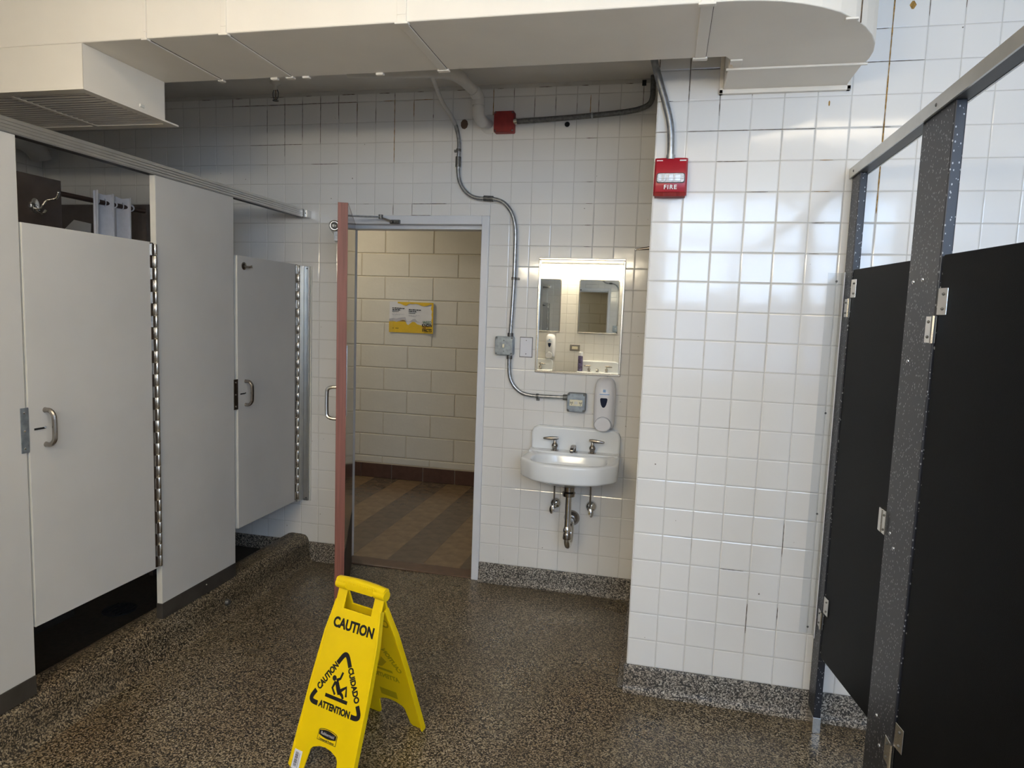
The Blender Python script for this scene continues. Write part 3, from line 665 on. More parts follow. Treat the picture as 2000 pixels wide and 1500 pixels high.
def stall_door(label, y0, y1, z0, z1, hook, hy):
    t = thing('shower_stall_door', label, 'stall door', (XL-PT/2, (y0+y1)/2, z0))
    part(MB().box(XL-PT+.001, XL, y0+.002, y1, z0, z1), 'panel', 'laminate_white', t, bevel=.0015)
    part(MB().box(XL-PT, XL-.0005, y0, y0+.0022, z0, z1), 'edge_band', 'laminate_edge', t, 'cream edge band')
    part(MB().box(XL-.0002, XL+.0012, y0+.020, y0+.058, 1.058, 1.0645), 'latch_slot', 'hole_black', t)
    part(MB().lathe([(.004, 0), (.004, .002), (.001, .004)], (XL, y0+.060, 1.063), (1, 0, 0), 8), 'latch_knob', 'chrome', t)
    yh = y0+.062
    pth = arc_path([(XL, yh, 1.122), (XL+.020, yh, 1.121), (XL+.034, yh, 1.108), (XL+.038, yh, 1.09), (XL+.038, yh, 1.036), (XL+.034, yh, 1.018), (XL+.020, yh, 1.005), (XL, yh, 1.004)], 4)
    part(MB().tube(pth, [.0095]+[.0082]*(len(pth)-2)+[.0095], 10), 'pull_handle', 'chrome_dark', t, 'polished metal pull', smooth=True)
    hg = part(MB().box(XL-.004, XL+.0012, hy-.026, hy-.007, z0+.006, z1-.002), 'hinge_leaf', 'chrome_dark', t)
    n = 28; h = (z1-z0-.010)/n; kn = None
    for i in range(n):
        z = z0+.006+i*h
        if kn is None:
            mb = MB().lathe([(.0072, 0), (.0078, .001), (.0078, h-.0026), (.0072, h-.0016)], (0, 0, 0), (0, 0, 1), 10)
            o = part(mb, 'hinge_knuckle', 'stainless', hg, local=True, smooth=True); kn = o.data
        else:
            o = bpy.data.objects.new('hinge_knuckle', kn); COL.objects.link(o); o.parent = hg
        o.location = Vector((XL+.0035, hy, z))-OFF[hg]
        if i % 2:
            g = bpy.data.objects.new('hinge_tab', bpy.data.meshes.get('hinge_tab_mesh') or MB().box(-.001, .0035, -.0215, -.002, 0, h-.003).build('hinge_tab_mesh_src', 'stainless').data); 
            g.data.name = 'hinge_tab_mesh'; COL.objects.link(g); g.parent = hg; g.location = Vector((XL+.00425, hy-.01175, z))-OFF[hg]
            tmp = bpy.data.objects.get('hinge_tab_mesh_src')
            if tmp: bpy.data.objects.remove(tmp, do_unlink=True)
    return t
d1 = stall_door('large white shower stall door with a pull at its left side, nearest the camera', -1.768, -1.206, .383, 1.737, False, -1.191)
d2 = stall_door('narrow far white shower stall door with a round hook near its top', -.652, -.127, .383, 1.738, True, -.098)
hk = part(MB().lathe([(.019, 0), (.019, .003), (.016, .005)], (XL, -.600, 1.690), (1, 0, 0), 18), 'robe_hook', 'chrome_dark', d2, 'round brown metal hook plate', smooth=True)
part(MB().tube(arc_path([(XL+.004, -.600, 1.688), (XL+.024, -.596, 1.685), (XL+.040, -.590, 1.688)], 3), [.006]*6+[.008], 8), 'hook_prong', 'chrome_dark', hk, smooth=True)
ws = thing('hinge_wall_strip', 'tall bright metal hinge strip fixing the far shower door to the tiles', 'hinge strip', (XL, -.02, .36))
part(MB().box(XL-.008, XL+.024, -.020, -.010, .362, 1.736), 'wall_leaf', 'aluminium', ws, bevel=.0015)
part(MB().box(XL-.016, XL-.008, -.085, -.018, .37, 1.735), 'web', 'aluminium', ws)
part(MB().box(XL+.026, XL+.034, -.012, -.002, .36, 1.735), 'backing', 'laminate_edge', ws)
for z in (1.722, .378): part(MB().lathe([(.0045, 0), (.003, .003)], (XL+.010, -.020, z), (0, -1, 0), 10), 'screw', 'galv_dark', ws)
# head rail
hr = thing('stall_head_rail', 'grooved aluminium head rail running above the white shower stalls to the tiles', 'rail', (XL, -2.0, 2.008))
part(MB().box(XL-.034, XL+.002, -4.0, -.056, 2.006, 2.048), 'channel', 'aluminium', hr)
for i in range(4): part(MB().box(XL+.0018, XL+.0055, -4.0, -.056, 2.0085+i*.0103, 2.0165+i*.0103), 'ridge', 'aluminium', hr, bevel=.001)
for i in range(3): part(MB().box(XL-.030+i*.012, XL-.024+i*.012, -4.0, -.056, 2.048, 2.0535), 'ridge', 'aluminium', hr)
part(MB().box(XL-.032, XL, -4.0, -.056, 2.0045, 2.0062), 'rail_shade', 'aluminium_shade', hr)  # solid dark strip, shade below the rail put into its colour
br = part(MB().box(XL-.036, XL+.008, -.060, -.052, 2.004, 2.050), 'end_cap', 'galv_dark', hr, bevel=.002)
part(MB().box(XL-.004, XL+.026, -.052, -.002, 2.006, 2.046), 'wall_bracket', 'stainless', hr, bevel=.002)
part(MB().lathe([(.004, 0), (.003, .002)], (XL+.018, -.052, 2.028), (0, -1, 0), 8), 'screw', 'galv_dark', hr)

# ------------------------------------------------------------------ shower interior
XI = -2.0
wp = thing('shower_wood_partition', 'dark wood laminate shower partition carrying a chrome double hook', 'partition', (XI-.012, -1.5, .03))
part(MB().box(XI-.025, XI, -2.3, -1.055, .15, 2.011), 'panel', 'wood_dark', wp, bevel=.001)
part(MB().box(XI-.03, XI+.005, -2.3, -1.06, .03, .15), 'shoe', 'shoe_metal', wp)
hk = part(MB().lathe([(.030, 0), (.030, .003), (.024, .006)], (XI, -1.186, 1.885), (1, 0, 0), 18, .72, 1.0), 'double_hook', 'chrome', wp, 'chrome double coat hook', smooth=True)
part(MB().tube(arc_path([(XI+.004, -1.186, 1.872), (XI+.028, -1.186, 1.870), (XI+.040, -1.182, 1.888), (XI+.05, -1.172, 1.908), (XI+.085, -1.162, 1.918), (XI+.092, -1.158, 1.938)], 4), .0055, 8), 'hook_prong', 'chrome', hk, smooth=True)
part(MB().tube(arc_path([(XI+.004, -1.186, 1.868), (XI+.03, -1.183, 1.852), (XI+.048, -1.176, 1.868)], 4), .005, 8), 'hook_prong', 'chrome', hk, smooth=True)
part(MB().sphere((XI+.092, -1.157, 1.942), .0075, 10), 'hook_ball', 'chrome', hk, smooth=True)
wq = thing('shower_wood_partition', 'narrow dark wood laminate partition beside the white curtain at the tiles', 'partition', (XI-.012, -.28, .03))
part(MB().box(XI-.025, XI, -.560, -.004, .03, 1.992), 'panel', 'wood_dark', wq, bevel=.001)
wd = thing('shower_divider', 'dark wood divider between the showers behind the curtain', 'partition', (-2.6, -.45, .03))
part(MB().box(-3.20, XI-.03, -.462, -.438, .03, 2.008), 'panel', 'wood_dark', wd, bevel=.001)
rd = thing('curtain_rod', 'brown curtain rod spanning the shower partitions', 'rod', (XI-.012, -.8, 1.95))
part(MB().cyl((XI-.012, -1.055, 1.958), (XI-.012, -.560, 1.958), .0115, n=14), 'rod', 'rod_brown', rd, smooth=True)
cu = thing('shower_curtain', 'white cloth shower curtain bunched on the brown rod', 'curtain', (XI-.012, -.77, .3))
mb = MB(); rs = []; NU = 72
for j in range(16):
    q = j/15; z = 2.004-1.70*q**1.35; row = []
    for i in range(NU+1):
        t = i/NU; ph = t*math.pi*5.0+.5+.5*math.sin(t*7)*q; amp = (.030+.012*math.sin(t*6.1+.7))*(1-.25*q)
        y = -.905+.265*t+.016*math.sin(2*ph)*(1-.5*q)+.012*math.sin(t*11+2)*q
        row.append(Vector((XI-.012+amp*math.sin(ph)+.005*math.sin(t*43+j*.7)*q, y, z-(.010*(1-abs(math.sin(ph)))**2 if j == 0 else 0))))
    rs.append(row)
mb.rings(rs, closed=False, cap=False); cl_ = part(mb, 'cloth', 'cloth_white', cu, smooth=True, angle=180)
for k in range(5):
    t = (k*math.pi+math.pi-.5)/(math.pi*5.0)
    if t > 1: continue
    y = -.905+.265*t; part(MB().lathe([(.0130, -.0015), (.0180, -.0015), (.0180, .0015), (.0130, .0015), (.0130, -.0015)], (XI-.012, y, 1.960), ((.5 if k % 2 else -.5), 1, 0), 16), 'grommet', 'plastic_white', cu, smooth=True)
sh = tag(MB().prism([(-.10, -.075), (.09, -.10), (.10, .035), (-.01, .055), (-.08, .0)], (-2.53, -.464, 1.872), X1, Z1, (0, -.002, 0)).build('white_sheet', 'paper_white'), 'white sheet hanging crooked on the wood divider behind the curtain', 'sheet')
pp = thing('insulated_pipe', 'grey wrapped pipe high in the corner above the showers', 'pipe', (-3.15, -.7, 2.33))
part(MB().tube(arc_path([(-3.135, -1.20, 2.425), (-3.135, -.9, 2.425), (-3.135, -.30, 2.42), (-3.135, -.17, 2.40), (-3.145, -.10, 2.35), (-3.15, -.10, 2.30)], 5)[:-4], .055, 14), 'pipe', 'pipe_paint', pp, smooth=True)
part(MB().tube([(-3.135, -.33, 2.42), (-3.135, -.30, 2.42)], .060, 14), 'collar', 'pipe_paint', pp, smooth=True)

# ------------------------------------------------------------------ right stalls (speckled black)
def bpanel(name, label, y0, y1, z0, z1):
    t = thing(name, label, 'partition', (XR+.0125, (y0+y1)/2, 0))
    part(MB().box(XR, XR+.0254, y0, y1, z0, z1), 'panel', 'speckled_black', t, bevel=.003)
    part(MB().box(XR-.0015, XR+.027, y0-.0015, y1+.0005, 0.0005, .062), 'shoe', 'stainless', t, 'steel foot cover', bevel=.001)
    return t
p1 = bpanel('black_stall_pilaster', 'narrow speckled black stall post fixed to the white wall', -1.013, YW-.013, .03, 2.022)
p2 = bpanel('black_stall_pilaster', 'wide speckled black stall post between the two black doors', -1.786, -1.584, .03, 2.022)
for y, z in ((-1.625, 1.617), (-1.688, 1.620), (-1.640, 1.415), (-1.630, .955), (-1.665, .925), (-1.66, .46), (-1.70, .40)):
    part(MB().lathe([(.0055, 0), (.005, .002), (.002, .0035)], (XR, y, z), (-1, 0, 0), 10), 'bolt', 'chrome', p2, smooth=True)
kp = part(MB().box(XR-.006, XR+.002, -1.600, -1.574, .940, 1.005), 'strike_keeper', 'stainless', p2, 'steel latch keeper', bevel=.001)
part(MB().box(XR-.008, XR+.010, -1.574, -1.548, .940, 1.005), 'keeper_lip', 'stainless', kp, bevel=.002)
for dz in (-.02, .02): part(MB().lathe([(.004, 0), (.002, .003)], (XR-.006, -1.588, .972+dz), (-1, 0, 0), 8), 'screw', 'galv_dark', kp)
AO = math.radians(9)
def black_door(label, hy, z0, z1, wid, hz, post):
    # local x runs along the leaf from the hinge towards the camera; -y(local) faces the aisle
    t = thing('black_stall_door', label, 'stall door', (XR+.003, hy, 0), math.atan2(-math.cos(AO), math.sin(AO)))
    part(MB().box(.004, wid, 0, .0254, z0, z1), 'panel', 'door_black', t, local=True, bevel=.0025)
    for z in hz:
        h = part(MB().box(.002, .040, -.0035, 0, z+.032, z+.094), 'hinge_plate', 'stainless', t, 'steel hinge plate', local=True, bevel=.001)
        for dz in (.046, .080): part(MB().lathe([(.0042, 0), (.002, .003)], (.024, -.0035, z+dz), (0, -1, 0), 8), 'screw', 'galv_dark', h, local=True)
        part(MB().cyl((-.004, -.004, z-.034), (-.004, -.004, z+.030), .006, n=10), 'hinge_barrel', 'stainless', t, local=True, smooth=True)
        h2 = part(MB().box(XR-.0035, XR-.0002, hy+.006, hy+.048, z-.034, z+.029), 'hinge_plate', 'stainless', post, bevel=.001)
        for dz in (-.020, .016): part(MB().lathe([(.0042, 0), (.002, .003)], (XR-.0035, hy+.030, z+dz), (-1, 0, 0), 8), 'screw', 'galv_dark', h2)
    return t
b1 = black_door('far black stall door left slightly ajar beside the white tiles', -1.018, .300, 1.694, .565, (1.566, .435), p1)
b2 = black_door('near black stall door cut by the right edge of the picture', -1.792, .300, 1.671, .60, (1.50, .43), p2)
rl = thing('black_stall_rail', 'aluminium head rail above the black stalls', 'rail', (XR+.015, -2.4, 2.022))
mb = MB().prism([(-.010, 0), (-.010, .034), (-.002, .040), (.006, .034), (.036, .034), (.036, 0), (.031, 0), (.031, .028), (-.005, .028), (-.005, 0)], (XR, YW-.003, 2.020), X1, Z1, (0, -3.1, 0))
part(mb, 'channel', 'aluminium', rl)
part(MB().box(XR-.004, XR+.030, -4.0, YW-.006, 2.021, 2.023), 'channel_shade', 'aluminium_shade', rl)  # dark sheet stands in for the shade on the rail's underside
for y in (-.965, -1.695): part(MB().lathe([(.005, 0), (.003, .002)], (XR-.010, y, 2.036), (-1, 0, 0), 8), 'screw', 'galv_dark', rl)
cs = thing('clear_gap_strip', 'clear plastic sight strip closing the gap between tiles and black stall', 'strip', (XR-.02, YW-.01, .335))
part(MB().box(XR-.052, XR-.004, YW-.006, YW-.0035, .335, 1.690), 'wall_flange', 'clear_plastic', cs)
part(MB().box(XR-.006, XR-.003, YW-.045, YW-.0035, .335, 1.690), 'panel_flange', 'clear_plastic', cs)
part(MB().box(XR-.007, XR-.0045, YW-.047, YW-.044, .335, 1.690), 'bright_edge', 'label_white', cs)
for z in (1.66, 1.18, .80, .36): part(MB().lathe([(.004, 0), (.002, .003)], (XR-.022, YW-.006, z), (0, -1, 0), 8), 'screw', 'galv_dark', cs)

# ------------------------------------------------------------------ mirror, outlets, boxes
def wall_mirror(name, label, x0, x1, z0, z1, y, s, group=None):
    t = thing(name, label, 'mirror', ((x0+x1)/2, y, z0), group=group); w = .011; d = .012*s
    def bx(a, b, c, e, q0, q1): return MB().box(a, b, min(q0, q1), max(q0, q1), c, e)
    part(bx(x0, x1, z1-w, z1, y, y+d), 'frame_top', 'stainless', t, bevel=.0025); part(bx(x0, x1, z0, z0+w, y, y+d), 'frame_bottom', 'stainless', t, bevel=.0025)
    part(bx(x0, x0+w, z0+w, z1-w, y, y+d), 'frame_side', 'stainless', t, bevel=.0025); part(bx(x1-w, x1, z0+w, z1-w, y, y+d), 'frame_side', 'stainless', t, bevel=.0025)
    part(bx(x0+w, x1-w, z0+w, z1-w, y, y+d*.5), 'glass', 'mirror_silver', t)
    return t
wall_mirror('wall_mirror', 'steel framed rectangular mirror above the white washbasin', -.054, .401, 1.197, 1.806, -.0025, -1)
def steel_box(t, x0, x1, z0, z1, y, mat, covermat):
    part(MB().prism(rrect(x0, x1, z0, z1, .008), (0, y, 0), X1, Z1, (0, -.038, 0)), 'box', mat, t, smooth=True)
    c = .014; poly = [(x0+c, z0+.002), (x1-c, z0+.002), (x1-c+.002, z0+c-.002), (x1-.002, z0+c), (x1-.002, z1-c), (x1-c+.002, z1-c+.002), (x1-c, z1-.002), (x0+c, z1-.002), (x0+c-.002, z1-c+.002), (x0+.002, z1-c), (x0+.002, z0+c), (x0+c-.002, z0+c-.002)]
    cv = part(MB().prism(poly, (0, y-.038, 0), X1, Z1, (0, -.008, 0)), 'cover', covermat, t, bevel=.0012)
    for x in (x0+.008, x1-.008):
        for z in (z0+.008, z1-.008): part(MB().lathe([(.005, 0), (.004, .002)], (x, y-.038, z), (0, -1, 0), 8), 'screw', 'galv_dark', t)
    return cv
t = thing('switch_box', 'square grey steel switch box with toggle on the conduit left of the mirror', 'electrical box', (-.222, -.0025, 1.283))
steel_box(t, -.272, -.172, 1.283, 1.383, -.0025, 'steel_box', 'steel_box')
part(MB().box(-.227, -.217, -.060, -.046, 1.323, 1.343), 'toggle', 'cream_plastic', t, bevel=.002)
for z in (1.362, 1.304): part(MB().lathe([(.003, 0), (.002, .002)], (-.222, -.0485, z), (0, -1, 0), 8), 'screw', 'galv_dark', t)
t = thing('outlet_box', 'square grey steel outlet box with cream receptacle above the washbasin', 'electrical box', (.181, -.0025, 1.0))
steel_box(t, .132, .230, 1.0, 1.100, -.0025, 'galv_dark', 'steel_box')
rc = part(MB().box(.147, .215, -.0515, -.048, 1.033, 1.066), 'receptacle', 'cream_plastic', t, 'cream duplex receptacle', bevel=.001)
for x in (.152, .157, .162, .200, .205, .210):
    part(MB().box(x-.0012, x+.0012, -.0522, -.0514, 1.045, 1.055 if x not in (.157, .205) else 1.052), 'slot', 'black_plastic', rc)
for x in (.1575, .2045): part(MB().lathe([(.0022, 0), (.0022, .0006)], (x, -.0515, 1.040), (0, -1, 0), 8), 'ground_hole', 'black_plastic', rc)
part(MB().box(.172, .190, -.0530, -.0514, 1.042, 1.058), 'test_button', 'laminate_edge', rc, bevel=.0005)
t = thing('blank_plate', 'white blank cover plate with dark rim between switch box and mirror', 'wall plate', (-.107, -.0025, 1.277))
part(MB().box(-.143, -.072, -.006, -.0025, 1.274, 1.384), 'back_ring', 'galv_dark', t)
part(MB().box(-.140, -.075, -.010, -.006, 1.278, 1.380), 'plate', 'plastic_white', t, bevel=.0015)
for z in (1.365, 1.293): part(MB().lathe([(.003, 0), (.002, .0015)], (-.107, -.010, z), (0, -1, 0), 8), 'screw', 'galv_dark', t)

# ------------------------------------------------------------------ conduits and pipes
def strap(t, p, axis, r, side):
    d = Vector(axis).normalized(); p = Vector(p)
    part(MB().cyl(p-d*.007, p+d*.007, r*1.22, n=14), 'strap', 'galv_dark', t, smooth=True)
    q = p+Vector(side)*(r*1.9); part(MB().box(q.x-.008, q.x+.008, -.016, -.0025, q.z-.006, q.z+.006), 'strap_foot', 'galv_dark', t)
YC = -.026; RC = .0108
pa_ = [(-.600, -.27, 2.700), (-.598, -.24, 2.69), (-.603, -.12, 2.640), (-.597, -.055, 2.600), (-.562, YC, 2.545), (-.530, YC, 2.490)]
pb_ = [(-.530, YC, 2.490), (-.516, YC, 2.44), (-.509, YC, 2.385), (-.511, YC, 2.30), (-.510, YC, 2.25), (-.502, YC, 2.205), (-.478, YC, 2.160), (-.440, YC, 2.127), (-.395, YC, 2.112), (-.336, YC, 2.109), (-.290, YC, 2.104), (-.246, YC, 2.082), (-.208, YC, 2.035), (-.189, YC, 1.975), (-.183, YC, 1.90), (-.183, YC, 1.69), (-.187, YC, 1.53), (-.192, YC, 1.383)]
t = thing('electrical_conduit', 'bent steel conduit winding down the tiles to the switch box', 'conduit', (-.35, YC, 1.383))
part(MB().tube(arc_path(pa_, 5), RC*1.02, 12), 'painted_tube', 'pipe_paint', t, 'white painted upper conduit', smooth=True)
part(MB().tube(arc_path(pb_, 5), RC, 12), 'tube', 'galvanized', t, smooth=True)
part(MB().cyl((-.5115, YC, 2.328), (-.5115, YC, 2.276), .0150, n=14), 'coupling', 'galv_dark', t, smooth=True)
part(MB().cyl((-.364, YC, 2.111), (-.312, YC, 2.108), .0150, n=14), 'coupling', 'galv_dark', t, smooth=True)
part(MB().cyl((-.192, YC, 1.402), (-.192, YC, 1.380), .0155, n=14), 'connector', 'galv_dark', t, smooth=True)
strap(t, (-.511, YC, 2.362), (0, 0, 1), RC, (-1, 0, 0)); strap(t, (-.184, YC, 1.692), (0, 0, 1), RC, (1, 0, 0))
t = thing('electrical_conduit', 'short curved steel conduit from the switch box down to the outlet box', 'conduit', (-.05, YC, 1.06))
pc = [(-.193, YC, 1.285), (-.193, YC, 1.225), (-.190, YC, 1.185), (-.179, YC, 1.145), (-.155, YC, 1.110), (-.118, YC, 1.083), (-.075, YC, 1.073), (-.03, YC, 1.071), (.06, YC, 1.0715), (.134, YC, 1.073)]
part(MB().tube(arc_path(pc, 5), RC, 12), 'tube', 'galvanized', t, smooth=True)
part(MB().cyl((-.193, YC, 1.286), (-.193, YC, 1.262), .0155, n=14), 'connector', 'galv_dark', t, smooth=True)
part(MB().cyl((.108, YC, 1.0725), (.134, YC, 1.073), .0155, n=14), 'connector', 'galv_dark', t, smooth=True)
strap(t, (-.031, YC, 1.071), (1, 0, 0), RC, (0, 0, -1))
t = thing('alarm_junction_box', 'dark red square junction box high on the tiles beside the white pipe', 'electrical box', (-.263, -.0025, 2.446))
steel_box(t, -.318, -.210, 2.446, 2.553, -.0025, 'box_red', 'box_red')
t = thing('electrical_conduit', 'thick grey conduit running level from the dark red box and bending up to the ceiling', 'conduit', (.14, -.03, 2.5))
pd = [(-.212, -.032, 2.500), (.046, -.032, 2.511), (.25, -.032, 2.523), (.38, -.032, 2.535), (.440, -.034, 2.547), (.476, -.036, 2.565), (.490, -.038, 2.595), (.491, -.04, 2.64), (.489, -.04, 2.70)]
part(MB().tube(arc_path(pd, 5), .0135, 12), 'tube', 'galv_dark', t, smooth=True)
part(MB().cyl((-.213, -.032, 2.500), (-.195, -.032, 2.501), .0165, n=14), 'connector', 'stainless', t, smooth=True)
part(MB().cyl((.19, -.032, 2.519), (.198, -.032, 2.5195), .0155, n=14), 'joint_ring', 'galvanized', t, smooth=True)
t = thing('electrical_conduit', 'grey conduit dropping from under the duct to the red fire strobe', 'conduit', (.57, YW-.02, 2.1))
yd = YW-.024
pe = [(.500, yd-.01, 2.70), (.503, yd-.005, 2.60), (.511, yd, 2.50), (.523, yd, 2.442), (.544, yd, 2.374), (.571, yd, 2.294), (.590, yd, 2.226), (.597, yd, 2.168), (.6, yd, 2.092)]
part(MB().tube(arc_path(pe, 5), .0132, 12), 'tube', 'galvanized', t, smooth=True)
part(MB().cyl((.6, yd, 2.108), (.6, yd, 2.092), .0165, n=14), 'connector', 'galvanized', t, smooth=True)
t = thing('drain_pipe', 'white painted pipe with elbows dropping from the ceiling into the tiles', 'pipe', (-.4, -.15, 2.49))
rp = .0265
part(MB().tube([(-1.0, -.335, 2.672), (-.50, -.295, 2.672)], rp*1.05, 14), 'pipe', 'pipe_paint', t, smooth=True)
part(MB().tube(arc_path([(-.56, -.30, 2.672), (-.49, -.285, 2.672), (-.455, -.26, 2.664), (-.435, -.235, 2.655)], 4), rp*1.22, 14), 'elbow', 'pipe_paint', t, smooth=True)
part(MB().tube([(-.45, -.255, 2.664), (-.385, -.135, 2.612)], rp, 14), 'pipe', 'pipe_paint', t, smooth=True)
part(MB().tube(arc_path([(-.398, -.160, 2.622), (-.386, -.132, 2.606), (-.383, -.122, 2.590), (-.382, -.120, 2.560)], 4), rp*1.20, 14), 'elbow', 'pipe_paint', t, smooth=True)
part(MB().tube([(-.382, -.120, 2.60), (-.380, -.118, 2.52)], rp, 14), 'pipe', 'pipe_paint', t, smooth=True)
part(MB().tube(arc_path([(-.381, -.120, 2.548), (-.380, -.117, 2.516), (-.374, -.100, 2.496), (-.366, -.075, 2.490)], 4), rp*1.18, 14), 'elbow', 'pipe_paint', t, smooth=True)
part(MB().tube([(-.372, -.095, 2.490), (-.352, -.004, 2.498)], rp*.92, 14), 'pipe', 'pipe_paint', t, smooth=True)
part(MB().lathe([(.050, 0), (.050, .004), (.034, .010)], (-.352, -.0025, 2.498), (0, -1, 0), 20), 'wall_flange', 'pipe_paint', t, smooth=True)
t = thing('sprinkler_head', 'dark pendent sprinkler head on the ceiling above the far shower door', 'sprinkler', (-1.505, -.175, 2.6))
sx_, sy_ = -1.505, -.175
part(MB().lathe([(.030, 0), (.030, .004), (.012, .018), (.011, .04)], (sx_, sy_, CEIL), (0, 0, -1), 16), 'escutcheon', 'pipe_paint', t, smooth=True)
for s in (-1, 1): part(MB().tube(arc_path([(sx_+s*.009, sy_, 2.662), (sx_+s*.016, sy_, 2.645), (sx_+s*.014, sy_, 2.622), (sx_+s*.003, sy_, 2.606)], 3), .0028, 6), 'frame_arm', 'galv_dark', t)
part(MB().cyl((sx_, sy_, 2.66), (sx_, sy_, 2.608), .004, n=8), 'bulb', 'chrome_dark', t)
part(MB().cyl((sx_, sy_, 2.606), (sx_, sy_, 2.603), .016, n=14), 'deflector', 'galv_dark', t)

# ------------------------------------------------------------------ fire strobe
fs = thing('fire_strobe', 'red fire alarm strobe on the white tiles under the grey conduit', 'fire alarm', (.605, YW, 1.96))
fx0, fx1, fz0, fz1 = .545, .6635, 1.963, 2.096
rs = []
for i in range(15):
    t = i/14; z = fz0+(fz1-fz0)*t; dep = .030+.020*math.sin(math.pi*min(1, t*.9+.1))**.8; dep = dep if t > .06 else .028+.012*t/.06
    bul = .0012*(1-t); ring = []
    for x, k in ((fx0-bul, 0), (fx0-bul, .7), (fx0+.006, .92), (fx0+.03, 1), (fx1-.03, 1), (fx1-.006, .92), (fx1+bul, .7), (fx1+bul, 0)): ring.append(Vector((x, YW-.002-dep*k, z)))
    rs.append(ring)
part(MB().rings(rs), 'housing', 'alarm_red', fs, smooth=True, angle=30)
rs = []
for z, d in ((1.956, .030), (1.958, .046), (1.970, .051), (1.973, .049)): rs.append([Vector((fx0+.004, YW-.002, z)), Vector((fx0+.004, YW-d*.75, z)), Vector((fx0+.035, YW-d, z-.003)), Vector((fx1-.035, YW-d, z-.003)), Vector((fx1-.004, YW-d*.75, z)), Vector((fx1-.004, YW-.002, z))])
part(MB().rings(rs), 'lower_lip', 'box_red', fs)
yfs = YW-.0525
ln = part(MB().prism(rrect(.5535, .6555, 2.002, 2.038, .009), (0, yfs+.004, 0), X1, Z1, (0, -.004, 0)), 'lens_bezel', 'black_plastic', fs)
part(MB().prism(rrect(.556, .653, 2.0045, 2.0355, .008), (0, yfs, 0), X1, Z1, (0, -.0015, 0)), 'reflector', 'chrome_dark', ln)
for x, w_ in ((.566, .012), (.584, .006), (.606, .016), (.63, .02)):
    part(MB().box(x-w_/2, x+w_/2, yfs-.0045, yfs-.0015, 2.008, 2.032), 'reflector_facet', 'chrome', ln, bevel=.001)
part(MB().box(.559, .650, yfs-.0056, yfs-.0046, 2.0175, 2.0195), 'flash_tube', 'plastic_white', ln)
part(MB().prism(rrect(.556, .653, 2.0045, 2.0355, .008), (0, yfs-.006, 0), X1, Z1, (0, -.007, 0)), 'lens', 'lens_clear', ln, bevel=.003)
text_part('FIRE', .0215, 'text_white', fs, basis((.6045, YW-.0530, 1.9865), X1, Z1), bold=.0006, space=1.25)
part(MB().box(.551, .573, YW-.0405, YW-.0395, 2.0835, 2.0862), 'print_mark', 'text_white', fs); part(MB().box(.634, .657, YW-.0405, YW-.0395, 2.0830, 2.0872), 'print_mark', 'text_white', fs)

# robe hook on the side of the projecting wall
t = thing('robe_hook', 'chrome peg hook poking out from the side of the white wall near the mirror', 'hook', (XP-.02, -.28, 1.83))
part(MB().lathe([(.024, 0), (.024, .004), (.014, .008)], (XP-.0025, -.28, 1.833), (-1, 0, 0), 16), 'plate', 'chrome', t, smooth=True)
part(MB().lathe([(.0105, 0), (.0085, .02), (.0045, .062), (.0035, .070)], (XP-.008, -.28, 1.836), (-1, 0, -.12), 12), 'peg', 'chrome_dark', t, smooth=True)
part(MB().sphere((XP-.082, -.28, 1.826), .0058, 10), 'peg_tip', 'chrome', t, smooth=True)

